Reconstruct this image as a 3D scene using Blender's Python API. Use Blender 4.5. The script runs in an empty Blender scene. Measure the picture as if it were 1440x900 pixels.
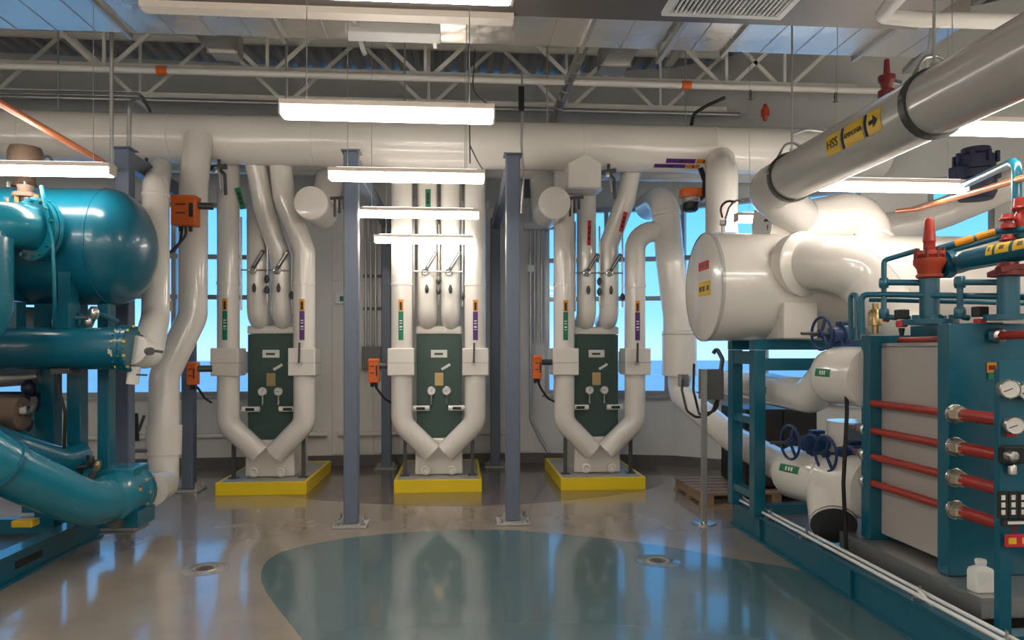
import bpy, math, random
from mathutils import Vector, Matrix
random.seed(7)
V = Vector
# ------------------------------------------------------------------ camera, world, exposure
FPX, HOR, PXC, EYE = 1000.0, 492.0, 720.0, 1.6
TH = math.atan(0.075)
CT, ST = math.cos(TH), math.sin(TH)
sc = bpy.context.scene
col = sc.collection
cam_d = bpy.data.cameras.new('camera')
cam_d.sensor_width = 36; cam_d.lens = 36 * FPX / 1440; cam_d.shift_y = (HOR - 450) / 1440
cam_d.clip_start = 0.05; cam_d.clip_end = 2000
cam = bpy.data.objects.new('camera', cam_d); col.objects.link(cam)
cam.location = (0, 0, EYE); cam.rotation_euler = (math.pi / 2, 0, -TH)
sc.camera = cam
w = bpy.data.worlds.new('sky'); sc.world = w; w.use_nodes = True
nt = w.node_tree; nt.nodes.clear()
o_ = nt.nodes.new('ShaderNodeOutputWorld'); b_ = nt.nodes.new('ShaderNodeBackground')
tc = nt.nodes.new('ShaderNodeTexCoord'); sp = nt.nodes.new('ShaderNodeSeparateXYZ')
rp = nt.nodes.new('ShaderNodeValToRGB')
nt.links.new(tc.outputs['Generated'], sp.inputs[0]); nt.links.new(sp.outputs['Z'], rp.inputs[0])
el = rp.color_ramp.elements
el[0].position = 0.0; el[0].color = (0.42, 0.66, 0.92, 1)
el[1].position = 0.22; el[1].color = (0.10, 0.46, 0.96, 1)
e = el.new(0.05); e.color = (0.24, 0.58, 0.96, 1)
e = el.new(0.6); e.color = (0.16, 0.42, 0.86, 1)
nt.links.new(rp.outputs[0], b_.inputs[0]); b_.inputs[1].default_value = 1.7
nt.links.new(b_.outputs[0], o_.inputs[0])
sc.view_settings.view_transform = 'Standard'; sc.view_settings.look = 'None'
sc.view_settings.gamma = 1.0; sc.view_settings.use_curve_mapping = False
sc.view_settings.exposure = 0.0
LED = 26.5
# light grid of the room (x centre of each column, row depth); extra rows outside the view are added for brightness
LIGHT_Z = 2.9

# ------------------------------------------------------------------ helpers
def P(px, py, Y):
    """point on the plane y = Y seen at photo pixel (px, py)"""
    cx = (px - PXC) / FPX; cz = (HOR - py) / FPX
    t = Y / (CT - cx * ST)
    return V(((cx * CT + ST) * t, Y, EYE + cz * t))
def PZ(px, py, z):
    cx = (px - PXC) / FPX; cz = (HOR - py) / FPX
    t = (z - EYE) / cz
    return V(((cx * CT + ST) * t, (CT - cx * ST) * t, z))

def frame_of(d, ref=None):
    d = V(d).normalized()
    a = V(ref) if ref is not None else (V((0, 0, 1)) if abs(d.z) < 0.9 else V((1, 0, 0)))
    u = (a - d * a.dot(d)).normalized()
    return u, d.cross(u), d

def fillet(pts, R, seg=7):
    pts = [V(p) for p in pts]
    out = [pts[0]]
    for i in range(1, len(pts) - 1):
        a, b, c = pts[i - 1], pts[i], pts[i + 1]
        d1, d2 = (a - b), (c - b)
        l1, l2 = d1.length, d2.length
        d1.normalize(); d2.normalize()
        ang = d1.angle(d2)
        if ang > math.pi - 0.03: out.append(b); continue
        t = min(R / math.tan(ang / 2), l1 * 0.48, l2 * 0.48)
        r = t * math.tan(ang / 2)
        m = (d1 + d2).normalized()
        cen = b + m * (r / math.sin(ang / 2))
        s = (b + d1 * t - cen); e = (b + d2 * t - cen)
        full = s.angle(e); ax = s.cross(e).normalized()
        for k in range(seg + 1):
            out.append(cen + Matrix.Rotation(full * k / seg, 3, ax) @ s)
    out.append(pts[-1])
    return out

class MB:
    def __init__(self): self.v = []; self.f = []
    def add(self, vs, fs):
        n = len(self.v); self.v += [V(p) for p in vs]; self.f += [[i + n for i in f] for f in fs]; return self
    def box(self, a, b):
        x0, x1 = sorted((a[0], b[0])); y0, y1 = sorted((a[1], b[1])); z0, z1 = sorted((a[2], b[2]))
        return self.add([(x0,y0,z0),(x1,y0,z0),(x1,y1,z0),(x0,y1,z0),(x0,y0,z1),(x1,y0,z1),(x1,y1,z1),(x0,y1,z1)],
                        [(0,3,2,1),(4,5,6,7),(0,1,5,4),(1,2,6,5),(2,3,7,6),(3,0,4,7)])
    def bc(self, c, s):
        c = V(c); h = V(s) / 2; return self.box(c - h, c + h)
    def obox(self, c, s, ux, uy, uz):
        c = V(c); ux, uy, uz = V(ux) * s[0] / 2, V(uy) * s[1] / 2, V(uz) * s[2] / 2
        vs = [c + sx * ux + sy * uy + sz * uz for sz in (-1, 1) for sx, sy in ((-1,-1),(1,-1),(1,1),(-1,1))]
        return self.add(vs, [(0,3,2,1),(4,5,6,7),(0,1,5,4),(1,2,6,5),(2,3,7,6),(3,0,4,7)])
    def bar(self, a, b, wd, th, ref=None):
        a, b = V(a), V(b); u, v, d = frame_of(b - a, ref)
        return self.obox((a + b) / 2, (wd, th, (b - a).length), v, u, d)
    def tube(self, pts, r, n=14, R=None, seg=7, caps=True):
        pts = [V(p) for p in pts]
        if R and len(pts) > 2 and not isinstance(r, (list, tuple)): pts = fillet(pts, R, seg)
        rs = list(r) if isinstance(r, (list, tuple)) else [r] * len(pts)
        N = len(pts); vs = []; u = None
        for i, p in enumerate(pts):
            d = (pts[min(i + 1, N - 1)] - pts[max(i - 1, 0)])
            if d.length < 1e-9: d = V((0, 0, 1))
            d.normalize()
            if u is None: u = frame_of(d)[0]
            else:
                u = u - d * u.dot(d)
                u = u.normalized() if u.length > 1e-6 else frame_of(d)[0]
            v = d.cross(u)
            for k in range(n):
                a = 2 * math.pi * k / n
                vs.append(p + (u * math.cos(a) + v * math.sin(a)) * rs[i])
        fs = []
        for i in range(N - 1):
            for k in range(n):
                k2 = (k + 1) % n
                fs.append((i*n+k, i*n+k2, (i+1)*n+k2, (i+1)*n+k))
        if caps:
            fs.append(tuple(range(n - 1, -1, -1))); fs.append(tuple((N-1)*n + k for k in range(n)))
        return self.add(vs, fs)
    def lathe(self, prof, o, axis, n=24, caps=True):
        """prof: (radius, height along axis); closed at both ends when radius is 0"""
        u, v, d = frame_of(axis); o = V(o); vs = []; rows = []
        for r, h in prof:
            if r < 1e-6: rows.append([len(vs)]); vs.append(o + d * h)
            else:
                rows.append(list(range(len(vs), len(vs) + n)))
                vs += [o + d * h + (u * math.cos(2*math.pi*k/n) + v * math.sin(2*math.pi*k/n)) * r for k in range(n)]
        fs = []
        for A, B in zip(rows, rows[1:]):
            for k in range(n):
                k2 = (k + 1) % n
                if len(A) == 1 and len(B) == 1: continue
                if len(A) == 1: fs.append((A[0], B[k2], B[k]))
                elif len(B) == 1: fs.append((A[k], A[k2], B[0]))
                else: fs.append((A[k], A[k2], B[k2], B[k]))
        if caps and len(rows[0]) > 1: fs.append(tuple(reversed(rows[0])))
        if caps and len(rows[-1]) > 1: fs.append(tuple(rows[-1]))
        return self.add(vs, fs)
    def cyl(self, a, b, r, n=16):
        a, b = V(a), V(b); return self.lathe([(r, 0), (r, (b - a).length)], a, b - a, n)
    def torus(self, c, axis, R, r, n=24, m=8):
        u, v, d = frame_of(axis); c = V(c); vs = []; fs = []
        for i in range(n):
            a = 2*math.pi*i/n; e = u*math.cos(a) + v*math.sin(a)
            for j in range(m):
                b = 2*math.pi*j/m; vs.append(c + e*(R + r*math.cos(b)) + d*(r*math.sin(b)))
        for i in range(n):
            for j in range(m):
                i2, j2 = (i+1) % n, (j+1) % m
                fs.append((i*m+j, i2*m+j, i2*m+j2, i*m+j2))
        return self.add(vs, fs)
    def prism(self, poly, off):
        off = V(off); n = len(poly); vs = [V(p) for p in poly] + [V(p) + off for p in poly]
        fs = [tuple(range(n - 1, -1, -1)), tuple(range(n, 2 * n))]
        fs += [(i, (i+1) % n, n + (i+1) % n, n + i) for i in range(n)]
        return self.add(vs, fs)
    def patch(self, o, axis, ref, r, a0, a1, h0, h1, th=0.004, n=6):
        """curved sticker lying on a cylinder"""
        u, v, d = frame_of(axis, ref); o = V(o); vs = []
        for rr in (r, r + th):
            for h in (h0, h1):
                for k in range(n + 1):
                    a = a0 + (a1 - a0) * k / n
                    vs.append(o + d * h + (u*math.cos(a) + v*math.sin(a)) * rr)
        m = n + 1; fs = []
        for k in range(n):
            fs.append((2*m+k, 2*m+k+1, 3*m+k+1, 3*m+k)); fs.append((k+1, k, m+k, m+k+1))
            fs.append((k, k+1, 2*m+k+1, 2*m+k)); fs.append((m+k+1, m+k, 3*m+k, 3*m+k+1))
        fs.append((0, 2*m, 3*m, m)); fs.append((n, m+n, 3*m+n, 2*m+n))
        return self.add(vs, fs)
    def build(self, name, mat, parent=None, bev=0, smooth=True, loc=None, label=None):
        base = BASE[parent.name] if parent else (V(loc) if loc is not None else V((0, 0, 0)))
        me = bpy.data.meshes.new(name)
        me.from_pydata([tuple(p - base) for p in self.v], [], self.f)
        me.update()
        me.materials.append(M[mat])
        if smooth:
            me.polygons.foreach_set('use_smooth', [True] * len(me.polygons))
            me.set_sharp_from_angle(angle=math.radians(38))
        o = bpy.data.objects.new(name, me); col.objects.link(o)
        if parent: o.parent = parent
        else: o.location = base
        BASE[o.name] = base
        if bev:
            m = o.modifiers.new('bevel', 'BEVEL'); m.width = bev; m.segments = 2; m.limit_method = 'ANGLE'
        if label: o['label'] = label
        return o
BASE = {}
def tag(o, label, cat, group=None, kind=None):
    if label: o['label'] = label
    if cat: o['category'] = cat
    if group: o['group'] = group
    if kind: o['kind'] = kind
    return o
def thing(name, label, cat, loc, group=None, kind=None):
    o = bpy.data.objects.new(name, None); col.objects.link(o); o.location = loc
    o.empty_display_size = 0.1
    BASE[o.name] = V(loc)
    return tag(o, label, cat, group, kind)
def single(mb, name, mat, label, cat, group=None, bev=0):
    lo = V((min(p.x for p in mb.v), min(p.y for p in mb.v), min(p.z for p in mb.v)))
    hi = V((max(p.x for p in mb.v), max(p.y for p in mb.v), max(p.z for p in mb.v)))
    o = mb.build(name, mat, None, bev, loc=V(((lo.x+hi.x)/2, (lo.y+hi.y)/2, lo.z)))
    return tag(o, label, cat, group)
def struct(mb, name, mat, parent=None, bev=0, smooth=True):
    o = mb.build(name, mat, parent, bev, smooth)
    if not parent: o['kind'] = 'structure'
    return o
def copy_tree(o, parent=None, delta=None):
    c = o.copy(); col.objects.link(c); c.parent = parent
    if parent is None: c.location = o.location + V(delta)
    BASE[c.name] = BASE[o.name] + V(delta)
    for ch in list(o.children): copy_tree(ch, c, delta)
    return c
def text(body, size, o, right, up, mat, parent, name='lettering', align='CENTER'):
    cu = bpy.data.curves.new('t', 'FONT'); cu.body = body; cu.size = size; cu.align_x = align; cu.align_y = 'CENTER'; cu.extrude = 0.0008
    ob = bpy.data.objects.new('t', cu); col.objects.link(ob)
    dg = bpy.context.evaluated_depsgraph_get()
    me = bpy.data.meshes.new_from_object(ob.evaluated_get(dg))
    vs = [v.co.copy() for v in me.vertices]; fs = [list(p.vertices) for p in me.polygons]
    bpy.data.objects.remove(ob); bpy.data.curves.remove(cu); bpy.data.meshes.remove(me)
    r, u = V(right).normalized(), V(up).normalized(); n = r.cross(u)
    mb = MB().add([V(o) + r*p.x + u*p.y + n*p.z for p in vs], fs)
    return mb.build(name, mat, parent, smooth=False)

# ------------------------------------------------------------------ materials (all procedural)
M = {}
def mat(name, c, rough=0.5, metal=0.0, var=0.12, scale=6.0, bump=0.0, bscale=40.0, coat=0.0, emit=None, strength=0.0, spec=0.5, rvar=0.1, c2=None):
    m = bpy.data.materials.new(name); m.use_nodes = True; n = m.node_tree; L = n.links
    b = n.nodes['Principled BSDF']
    t = n.nodes.new('ShaderNodeTexCoord'); g = n.nodes.new('ShaderNodeNewGeometry')
    ns = n.nodes.new('ShaderNodeTexNoise'); ns.inputs['Scale'].default_value = scale; ns.inputs['Detail'].default_value = 5
    L.new(g.outputs['Position'], ns.inputs['Vector'])
    mx = n.nodes.new('ShaderNodeMix'); mx.data_type = 'RGBA'
    d = c2 if c2 else tuple(x * (1 - var) for x in c)
    mx.inputs[6].default_value = (*d, 1); mx.inputs[7].default_value = (*c, 1)
    L.new(ns.outputs['Fac'], mx.inputs[0]) if not c2 else None
    if c2:
        cr = n.nodes.new('ShaderNodeValToRGB'); cr.color_ramp.elements[0].position = 0.22; cr.color_ramp.elements[1].position = 0.78
        L.new(ns.outputs['Fac'], cr.inputs[0]); L.new(cr.outputs[0], mx.inputs[0])
    L.new(mx.outputs[2], b.inputs['Base Color'])
    mr = n.nodes.new('ShaderNodeMapRange'); mr.inputs[3].default_value = max(0.02, rough - rvar/2); mr.inputs[4].default_value = rough + rvar/2
    L.new(ns.outputs['Fac'], mr.inputs[0]); L.new(mr.outputs[0], b.inputs['Roughness'])
    b.inputs['Metallic'].default_value = metal; b.inputs['Specular IOR Level'].default_value = spec
    if coat: b.inputs['Coat Weight'].default_value = coat; b.inputs['Coat Roughness'].default_value = 0.08
    if bump:
        n2 = n.nodes.new('ShaderNodeTexNoise'); n2.inputs['Scale'].default_value = bscale; n2.inputs['Detail'].default_value = 3
        L.new(g.outputs['Position'], n2.inputs['Vector'])
        bp = n.nodes.new('ShaderNodeBump'); bp.inputs['Strength'].default_value = bump; bp.inputs['Distance'].default_value = 0.01
        L.new(n2.outputs['Fac'], bp.inputs['Height']); L.new(bp.outputs[0], b.inputs['Normal'])
    if emit:
        b.inputs['Emission Color'].default_value = (*emit, 1); b.inputs['Emission Strength'].default_value = strength
    M[name] = m; return m
mat('jacket', (0.79, 0.755, 0.70), 0.2, var=0.08, scale=3, bump=0.10, bscale=8, coat=0.4)
mat('jacket_grey', (0.50, 0.49, 0.47), 0.22, var=0.06, scale=3, bump=0.06, bscale=9, coat=0.4)
mat('teal', (0.003, 0.122, 0.195), 0.3, var=0.2, scale=5, bump=0.05, bscale=25, coat=0.3)
mat('teal_bright', (0.006, 0.205, 0.295), 0.26, var=0.15, scale=5, bump=0.04, bscale=25, coat=0.3)
mat('hx_green', (0.042, 0.092, 0.077), 0.45, var=0.2)
mat('column', (0.12, 0.15, 0.21), 0.35, var=0.12, bump=0.03)
mat('yellow', (0.86, 0.62, 0.01), 0.4, var=0.1, bump=0.08, bscale=60)
mat('concrete_top', (0.42, 0.41, 0.39), 0.6, var=0.2, bump=0.1, bscale=60)
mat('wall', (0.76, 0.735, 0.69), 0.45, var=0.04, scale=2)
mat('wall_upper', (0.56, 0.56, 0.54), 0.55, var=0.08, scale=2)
mat('base', (0.13, 0.115, 0.105), 0.5, var=0.15)
mat('grey_paint', (0.17, 0.17, 0.165), 0.45, var=0.1)
mat('deck', (0.40, 0.40, 0.39), 0.5, metal=0.06, var=0.15, scale=3)
mat('truss', (0.78, 0.76, 0.71), 0.5, var=0.1)
mat('duct', (0.74, 0.70, 0.64), 0.29, metal=0.9, var=0.25, scale=1.3, bump=1.0, bscale=1.7, rvar=0.16)
for x_ in M['duct'].node_tree.nodes:
    if x_.type == 'BUMP': x_.inputs['Distance'].default_value = 0.045
mat('duct_dark', (0.15, 0.13, 0.115), 0.45, metal=0.4, var=0.2, scale=1.5)
mat('uplens', (0.9, 0.9, 0.88), 0.4, var=0.0, emit=(1.0, 0.918, 0.82), strength=8.0)  # emission of the strip added on the fixtures to brighten the ceiling
mat('galv', (0.55, 0.55, 0.54), 0.38, metal=0.85, var=0.2, scale=12)
mat('steel', (0.6, 0.59, 0.57), 0.28, metal=1.0, var=0.15, scale=20)
mat('dark_steel', (0.10, 0.10, 0.10), 0.45, metal=0.6, var=0.2)
mat('black', (0.012, 0.012, 0.013), 0.45, var=0.2)
mat('orange', (0.72, 0.14, 0.015), 0.4, var=0.15)
mat('red', (0.42, 0.035, 0.025), 0.38, var=0.2)
mat('red_valve', (0.50, 0.06, 0.02), 0.45, var=0.25, bump=0.1)
mat('red_dark', (0.17, 0.012, 0.012), 0.45, var=0.25)
mat('copper', (0.72, 0.22, 0.07), 0.35, var=0.15, metal=0.2)
mat('blue_valve', (0.012, 0.045, 0.15), 0.4, var=0.2)
mat('navy', (0.012, 0.016, 0.05), 0.45, var=0.3)
mat('brass', (0.62, 0.45, 0.22), 0.32, metal=0.9, var=0.2)
mat('nut', (0.62, 0.55, 0.42), 0.35, metal=0.7, var=0.3)
mat('brown', (0.22, 0.15, 0.11), 0.5, var=0.3, metal=0.3)
mat('wood', (0.30, 0.20, 0.13), 0.65, var=0.35, scale=18, bump=0.1)
mat('white_plastic', (0.80, 0.80, 0.78), 0.35, var=0.04)
mat('housing', (0.74, 0.66, 0.58), 0.4, var=0.05)
mat('plate_cover', (0.50, 0.46, 0.43), 0.42, var=0.08, scale=3, metal=0.25)
mat('sticker_yellow', (0.80, 0.52, 0.03), 0.45, var=0.05)
mat('sticker_orange', (0.78, 0.30, 0.01), 0.45, var=0.05)
mat('sticker_green', (0.004, 0.20, 0.10), 0.45, var=0.05)
mat('sticker_purple', (0.10, 0.02, 0.20), 0.45, var=0.05)
mat('sticker_red', (0.62, 0.03, 0.05), 0.45, var=0.05)
mat('ink', (0.02, 0.02, 0.02), 0.6, var=0.0)
mat('ink_white', (0.8, 0.8, 0.78), 0.6, var=0.0)
mat('gauge_face', (0.80, 0.79, 0.76), 0.3, var=0.03)
mat('frame', (0.34, 0.36, 0.38), 0.4, metal=0.5, var=0.1)
mat('led', (0.9, 0.9, 0.88), 0.4, var=0.0, emit=(1.0, 0.918, 0.82), strength=LED)
mat('snow', (0.92, 0.84, 0.76), 0.8, var=0.25, scale=0.05)
# polished concrete: mottled, glossy, with faint trowel streaks
def floor_mat(name, c1, c2, rough):
    mat(name, c1, rough, c2=c2, scale=1.3, bump=0.012, bscale=1.6, rvar=0.06, coat=0.7, spec=0.6)
    n = M[name].node_tree; n.nodes['Principled BSDF'].inputs['Coat Roughness'].default_value = 0.09
    for x in n.nodes:
        if x.type == 'TEX_NOISE' and x.inputs['Detail'].default_value == 5: x.inputs['Detail'].default_value = 12; x.inputs['Roughness'].default_value = 0.65
floor_mat('floor', (0.33, 0.275, 0.215), (0.225, 0.187, 0.148), 0.26)
floor_mat('floor_teal', (0.060, 0.135, 0.150), (0.085, 0.125, 0.130), 0.26)
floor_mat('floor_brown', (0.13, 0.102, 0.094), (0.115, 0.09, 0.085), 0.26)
# thin window glass: mostly transparent with a fresnel reflection
gm = bpy.data.materials.new('glass'); gm.use_nodes = True; n = gm.node_tree; n.nodes.clear()
go = n.nodes.new('ShaderNodeOutputMaterial'); gt = n.nodes.new('ShaderNodeBsdfTransparent'); gg = n.nodes.new('ShaderNodeBsdfGlossy')
gg.inputs['Roughness'].default_value = 0.02; gt.inputs[0].default_value = (0.95, 0.98, 1.0, 1)
fr = n.nodes.new('ShaderNodeFresnel'); fr.inputs[0].default_value = 1.3; gx = n.nodes.new('ShaderNodeMixShader')
n.links.new(fr.outputs[0], gx.inputs[0]); n.links.new(gt.outputs[0], gx.inputs[1]); n.links.new(gg.outputs[0], gx.inputs[2]); n.links.new(gx.outputs[0], go.inputs[0])
M['glass'] = gm
PI = math.pi
# ================================================================== STRUCTURE
FZ = 5.5                                    # underside of roof deck
WP = [V((-8, 9.7, 0)), V((-1.75, 10.0, 0)), V((1.1, 10.05, 0)), V((2.95, 9.65, 0)), V((6.9, 6.9, 0)), V((7.7, 3.0, 0)),
      V((7.7, -3, 0)), V((-8, -3, 0))]
fl = struct(MB().box((-8.3, -3.3, -0.2), (8.2, 10.4, 0)), 'floor', 'floor', smooth=False)
def smooth_poly(pts, z, k=8):
    n = len(pts); out = []
    for i in range(n):
        p0, p1, p2, p3 = [V((*pts[(i + j - 1) % n], z)) for j in range(4)]
        for s in range(k):
            t = s / k
            out.append(0.5 * ((2*p1) + (p2 - p0)*t + (2*p0 - 5*p1 + 4*p2 - p3)*t*t + (3*p1 - p0 - 3*p2 + p3)*t**3))
    return out
teal_pts = [(-0.30, 2.9), (-0.86, 4.0), (-1.38, 5.1), (-1.36, 5.8), (-0.64, 6.24), (0.40, 6.30), (1.45, 5.83), (2.03, 5.36), (2.48, 4.95), (2.7, 4.2), (2.2, 3.0), (1.0, 2.2)]
MB().prism(smooth_poly(teal_pts, 0.0003), (0, 0, 0.0012)).build('painted_area', 'floor_teal', fl, smooth=False, label='dark teal coated area of the floor')
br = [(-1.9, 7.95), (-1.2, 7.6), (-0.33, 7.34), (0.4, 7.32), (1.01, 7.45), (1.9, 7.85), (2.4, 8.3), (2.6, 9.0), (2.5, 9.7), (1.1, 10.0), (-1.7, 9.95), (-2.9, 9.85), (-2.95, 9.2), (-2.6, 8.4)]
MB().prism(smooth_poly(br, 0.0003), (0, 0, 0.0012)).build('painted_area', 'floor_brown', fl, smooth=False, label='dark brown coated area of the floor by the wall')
single(MB().box((-300, 20, -9.2), (300, 700, -9)), 'snowy_ground', 'snow', 'pale bluish open ground far outside the windows', 'ground')['kind'] = 'structure'

def seg_frame(A, B):
    d = (B - A); L = d.length; d = d / L
    return d, V((-d.y, d.x, 0)), L
def seg_box(mb, A, d, nrm, s0, s1, z0, z1, n0, n1):
    return mb.obox(A + d*((s0+s1)/2) + nrm*((n0+n1)/2) + V((0, 0, (z0+z1)/2)), (s1-s0, n1-n0, z1-z0), d, nrm, V((0, 0, 1)))
SILL, HEAD = 0.97, 3.6
win_n = 0
def wall(name, i, openings=(), trans=(2.32, 2.87), mull=1.15):
    global win_n
    A, B = WP[i], WP[(i + 1) % len(WP)]; d, nr, L = seg_frame(A, B)
    mb = MB()
    if openings:
        seg_box(mb, A, d, nr, 0, L, 0, SILL, 0, 0.2)
        cuts = [0] + [s for o in openings for s in o] + [L]
        for s0, s1 in zip(cuts[::2], cuts[1::2]):
            if s1 - s0 > 0.01: seg_box(mb, A, d, nr, s0, s1, SILL, HEAD, 0, 0.2)
    else: seg_box(mb, A, d, nr, 0, L, 0, HEAD, 0, 0.2)
    wo = struct(mb, name, 'wall', smooth=False)
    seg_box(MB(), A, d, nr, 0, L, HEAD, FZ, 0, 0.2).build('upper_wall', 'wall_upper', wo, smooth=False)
    for s0, s1 in openings:
        win_n += 1
        wd = bpy.data.objects.new('window_%d' % win_n, None); col.objects.link(wd); BASE[wd.name] = V((0, 0, 0)); wd['kind'] = 'structure'
        fr = MB()
        for a, b, c, e in ((s0, s1, SILL, SILL+0.06), (s0, s1, HEAD-0.06, HEAD), (s0, s0+0.06, SILL+0.06, HEAD-0.06), (s1-0.06, s1, SILL+0.06, HEAD-0.06)):
            seg_box(fr, A, d, nr, a, b, c, e, 0.02, 0.12)
        fr.build('window_frame', 'frame', wd, smooth=False)
        seg_box(MB(), A, d, nr, s0-0.03, s1+0.03, SILL-0.04, SILL, -0.06, 0.12).build('window_sill', 'frame', wd, smooth=False)
        nm = max(1, round((s1 - s0) / mull)); xs = [s0 + (s1 - s0)*k/nm for k in range(nm + 1)]
        for x in xs[1:-1]:
            seg_box(MB(), A, d, nr, x-0.03, x+0.03, SILL+0.06, HEAD-0.06, 0.02, 0.12).build('mullion', 'frame', wd, smooth=False)
        zs = [SILL+0.06, *trans, HEAD-0.06]
        for x0, x1 in zip(xs, xs[1:]):
            for z in trans:
                seg_box(MB(), A, d, nr, x0+0.03, x1-0.03, z-0.03, z+0.03, 0.03, 0.11).build('transom', 'frame', wd, smooth=False)
            for z0, z1 in zip(zs, zs[1:]):
                seg_box(MB(), A, d, nr, x0+0.02, x1-0.02, z0+0.02, z1-0.02, 0.062, 0.068).build('pane', 'glass', wd, smooth=False)
    return wo, A, d, nr, L
wall('wall_back_left', 0, [(0.6, 5.35)])
wc, A, d, nr, L = wall('wall_back', 1)
n = 5
for k in range(n):
    for z0, z1 in ((0.16, 2.52), (2.56, HEAD)):
        seg_box(MB(), A, d, nr, L*k/n + 0.006, L*(k+1)/n - 0.006, z0, z1, -0.022, -0.002).build('panel', 'wall', wc, bev=0.004, smooth=False)
wall('wall_back_right', 2, [(0.12, 1.85)])
wall('wall_corner', 3, [(0.1, 2.35), (3.05, 3.7)])
wall('wall_right', 4); wall('wall_right_near', 5); wall('wall_rear', 6); wall('wall_left', 7)
for i, nm in ((0, 'back_left'), (1, 'back'), (2, 'back_right'), (3, 'corner'), (4, 'right')):
    A, B = WP[i], WP[i+1]; d, nr, L = seg_frame(A, B)
    struct(seg_box(MB(), A, d, nr, 0, L, 0, 0.14, -0.03, -0.001), 'baseboard_' + nm, 'base', smooth=False)
    if i in (0, 1):
        s1 = L - 0.35 if i == 1 else L - 0.05
        struct(MB().tube([A + d*0.1 - nr*0.07 + V((0, 0, 0.44)), A + d*s1 - nr*0.07 + V((0, 0, 0.44))], 0.035, 10), 'trim_%d' % (i+1), 'jacket')

# roof deck: fluted sheets
ce = struct(MB().box((-8.3, -3.3, FZ + 0.085), (8.2, 10.4, FZ + 0.2)), 'ceiling', 'deck', smooth=False)
prof = []
pitch, dep = 0.2, 0.07
for k in range(4):
    x = k*pitch; prof += [(x, 0), (x + 0.075, 0), (x + 0.105, dep), (x + 0.17, dep)]
prof.append((4*pitch, 0))
vs = []; fs = []
for y in (-3.2, 10.2):
    for th in (0, 0.004):
        vs += [V((x, y, z + th)) for x, z in prof]
npf = len(prof)
for k in range(npf - 1):
    fs.append((k, 2*npf + k, 2*npf + k + 1, k + 1)); fs.append((npf + k, npf + k + 1, 3*npf + k + 1, 3*npf + k))
    fs.append((k, k + 1, npf + k + 1, npf + k))
sheet = MB().add([v + V((-8.2, 0, FZ)) for v in vs], fs).build('deck_sheet', 'deck', ce, smooth=False)
for k in range(1, 21):
    c = sheet.copy(); col.objects.link(c); c.location.x += 0.8*k

# ================================================================== ROOF TRUSSES
def truss(Y, label, x0=-7.6, x1=6.2, node0=-3.92):
    zb, zt = 4.7, FZ
    t = thing('roof_truss', label, 'truss', (0, Y, zb), 'white steel roof trusses')
    for s in (-1, 1):
        MB().box((x0, Y + s*0.012, zb), (x1, Y + s*0.075, zb + 0.012)).box((x0, Y + s*0.012, zb + 0.012), (x1, Y + s*0.022, zb + 0.08)).build('bottom_chord', 'truss', t, smooth=False)
        MB().box((x0, Y + s*0.012, zt - 0.014), (x1, Y + s*0.075, zt - 0.002)).box((x0, Y + s*0.012, zt - 0.08), (x1, Y + s*0.022, zt - 0.014)).build('top_chord', 'truss', t, smooth=False)
    x = node0
    while x - 1.77 > x0 + 0.9: x -= 1.77
    nodes = []
    while x < x1 - 0.9: nodes.append(x); x += 1.77
    if x1 - nodes[-1] > 1.5: nodes.append(x1 - 0.88)
    for x in nodes:
        MB().bar((x, Y, zb + 0.02), (x, Y, zt - 0.02), 0.035, 0.02, (0, 1, 0)).build('web_member', 'truss', t, smooth=False)
        for s in (-1, 1):
            MB().bar((x + s*0.05, Y, zb + 0.02), (x + s*0.86, Y, zt - 0.02), 0.045, 0.02, (0, 1, 0)).build('web_member', 'truss', t, smooth=False)
    return t
truss(8.2, 'white steel roof truss just behind the sheet metal ducts', x1=4.75)
truss(9.1, 'white steel roof truss nearest the back wall', x1=3.5)

# ================================================================== DUCTS
t = thing('metal_duct', 'long shiny galvanized duct crossing just in front of the trusses', 'duct', (-1.5, 5.7, 4.2))
MB().box((-6.5, 5.35, 4.2), (4.05, 6.05, 4.6)).build('duct_body', 'duct', t, bev=0.006, smooth=False)
for x in (-5.2, -3.95, -2.7, -1.45, -0.2, 1.05, 2.3, 3.5):
    MB().box((x - 0.015, 5.31, 4.165), (x + 0.015, 6.09, 4.635)).build('flange', 'galv', t, smooth=False)
for k in range(34):
    x = -6.36 + 0.31*k
    MB().box((x - 0.004, 5.36, 4.195), (x + 0.004, 6.04, 4.1995)).build('stiffening_bead', 'galv', t, smooth=False)
for x in (-4.55, -0.8, 1.75):
    MB().box((x - 0.02, 5.25, 4.12), (x + 0.02, 6.15, 4.16)).build('support_strut', 'galv', t, smooth=False)
    for y in (5.28, 6.12): MB().cyl((x, y, 4.1), (x, y, FZ), 0.008, 6).build('hanger_rod', 'galv', t)
t = thing('supply_duct', 'wide dark duct with a grille along the top edge', 'duct', (1.0, 4.2, 3.72))
MB().box((-1.9, 3.4, 3.74), (3.05, 4.55, 4.05)).build('duct_body', 'duct_dark', t, bev=0.006, smooth=False)
MB().box((-1.95, 4.5, 3.70), (0.35, 4.6, 3.745)).build('edge_flange', 'housing', t, smooth=False)
g0, g1 = 1.28, 2.06
gr = MB()
for a, b, c, e in ((g0, g1, 3.95, 3.99), (g0, g1, 4.38, 4.42), (g0, g0+0.04, 3.99, 4.38), (g1-0.04, g1, 3.99, 4.38)): gr.box((a, c, 3.715), (b, e, 3.74))
gr = gr.build('grille_frame', 'white_plastic', t, smooth=False)
for k in range(24):
    x = g0 + 0.05 + k*(g1 - g0 - 0.1)/23
    MB().box((x - 0.005, 3.99, 3.718), (x + 0.005, 4.38, 3.738)).build('grille_slat', 'white_plastic', gr, smooth=False)
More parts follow.
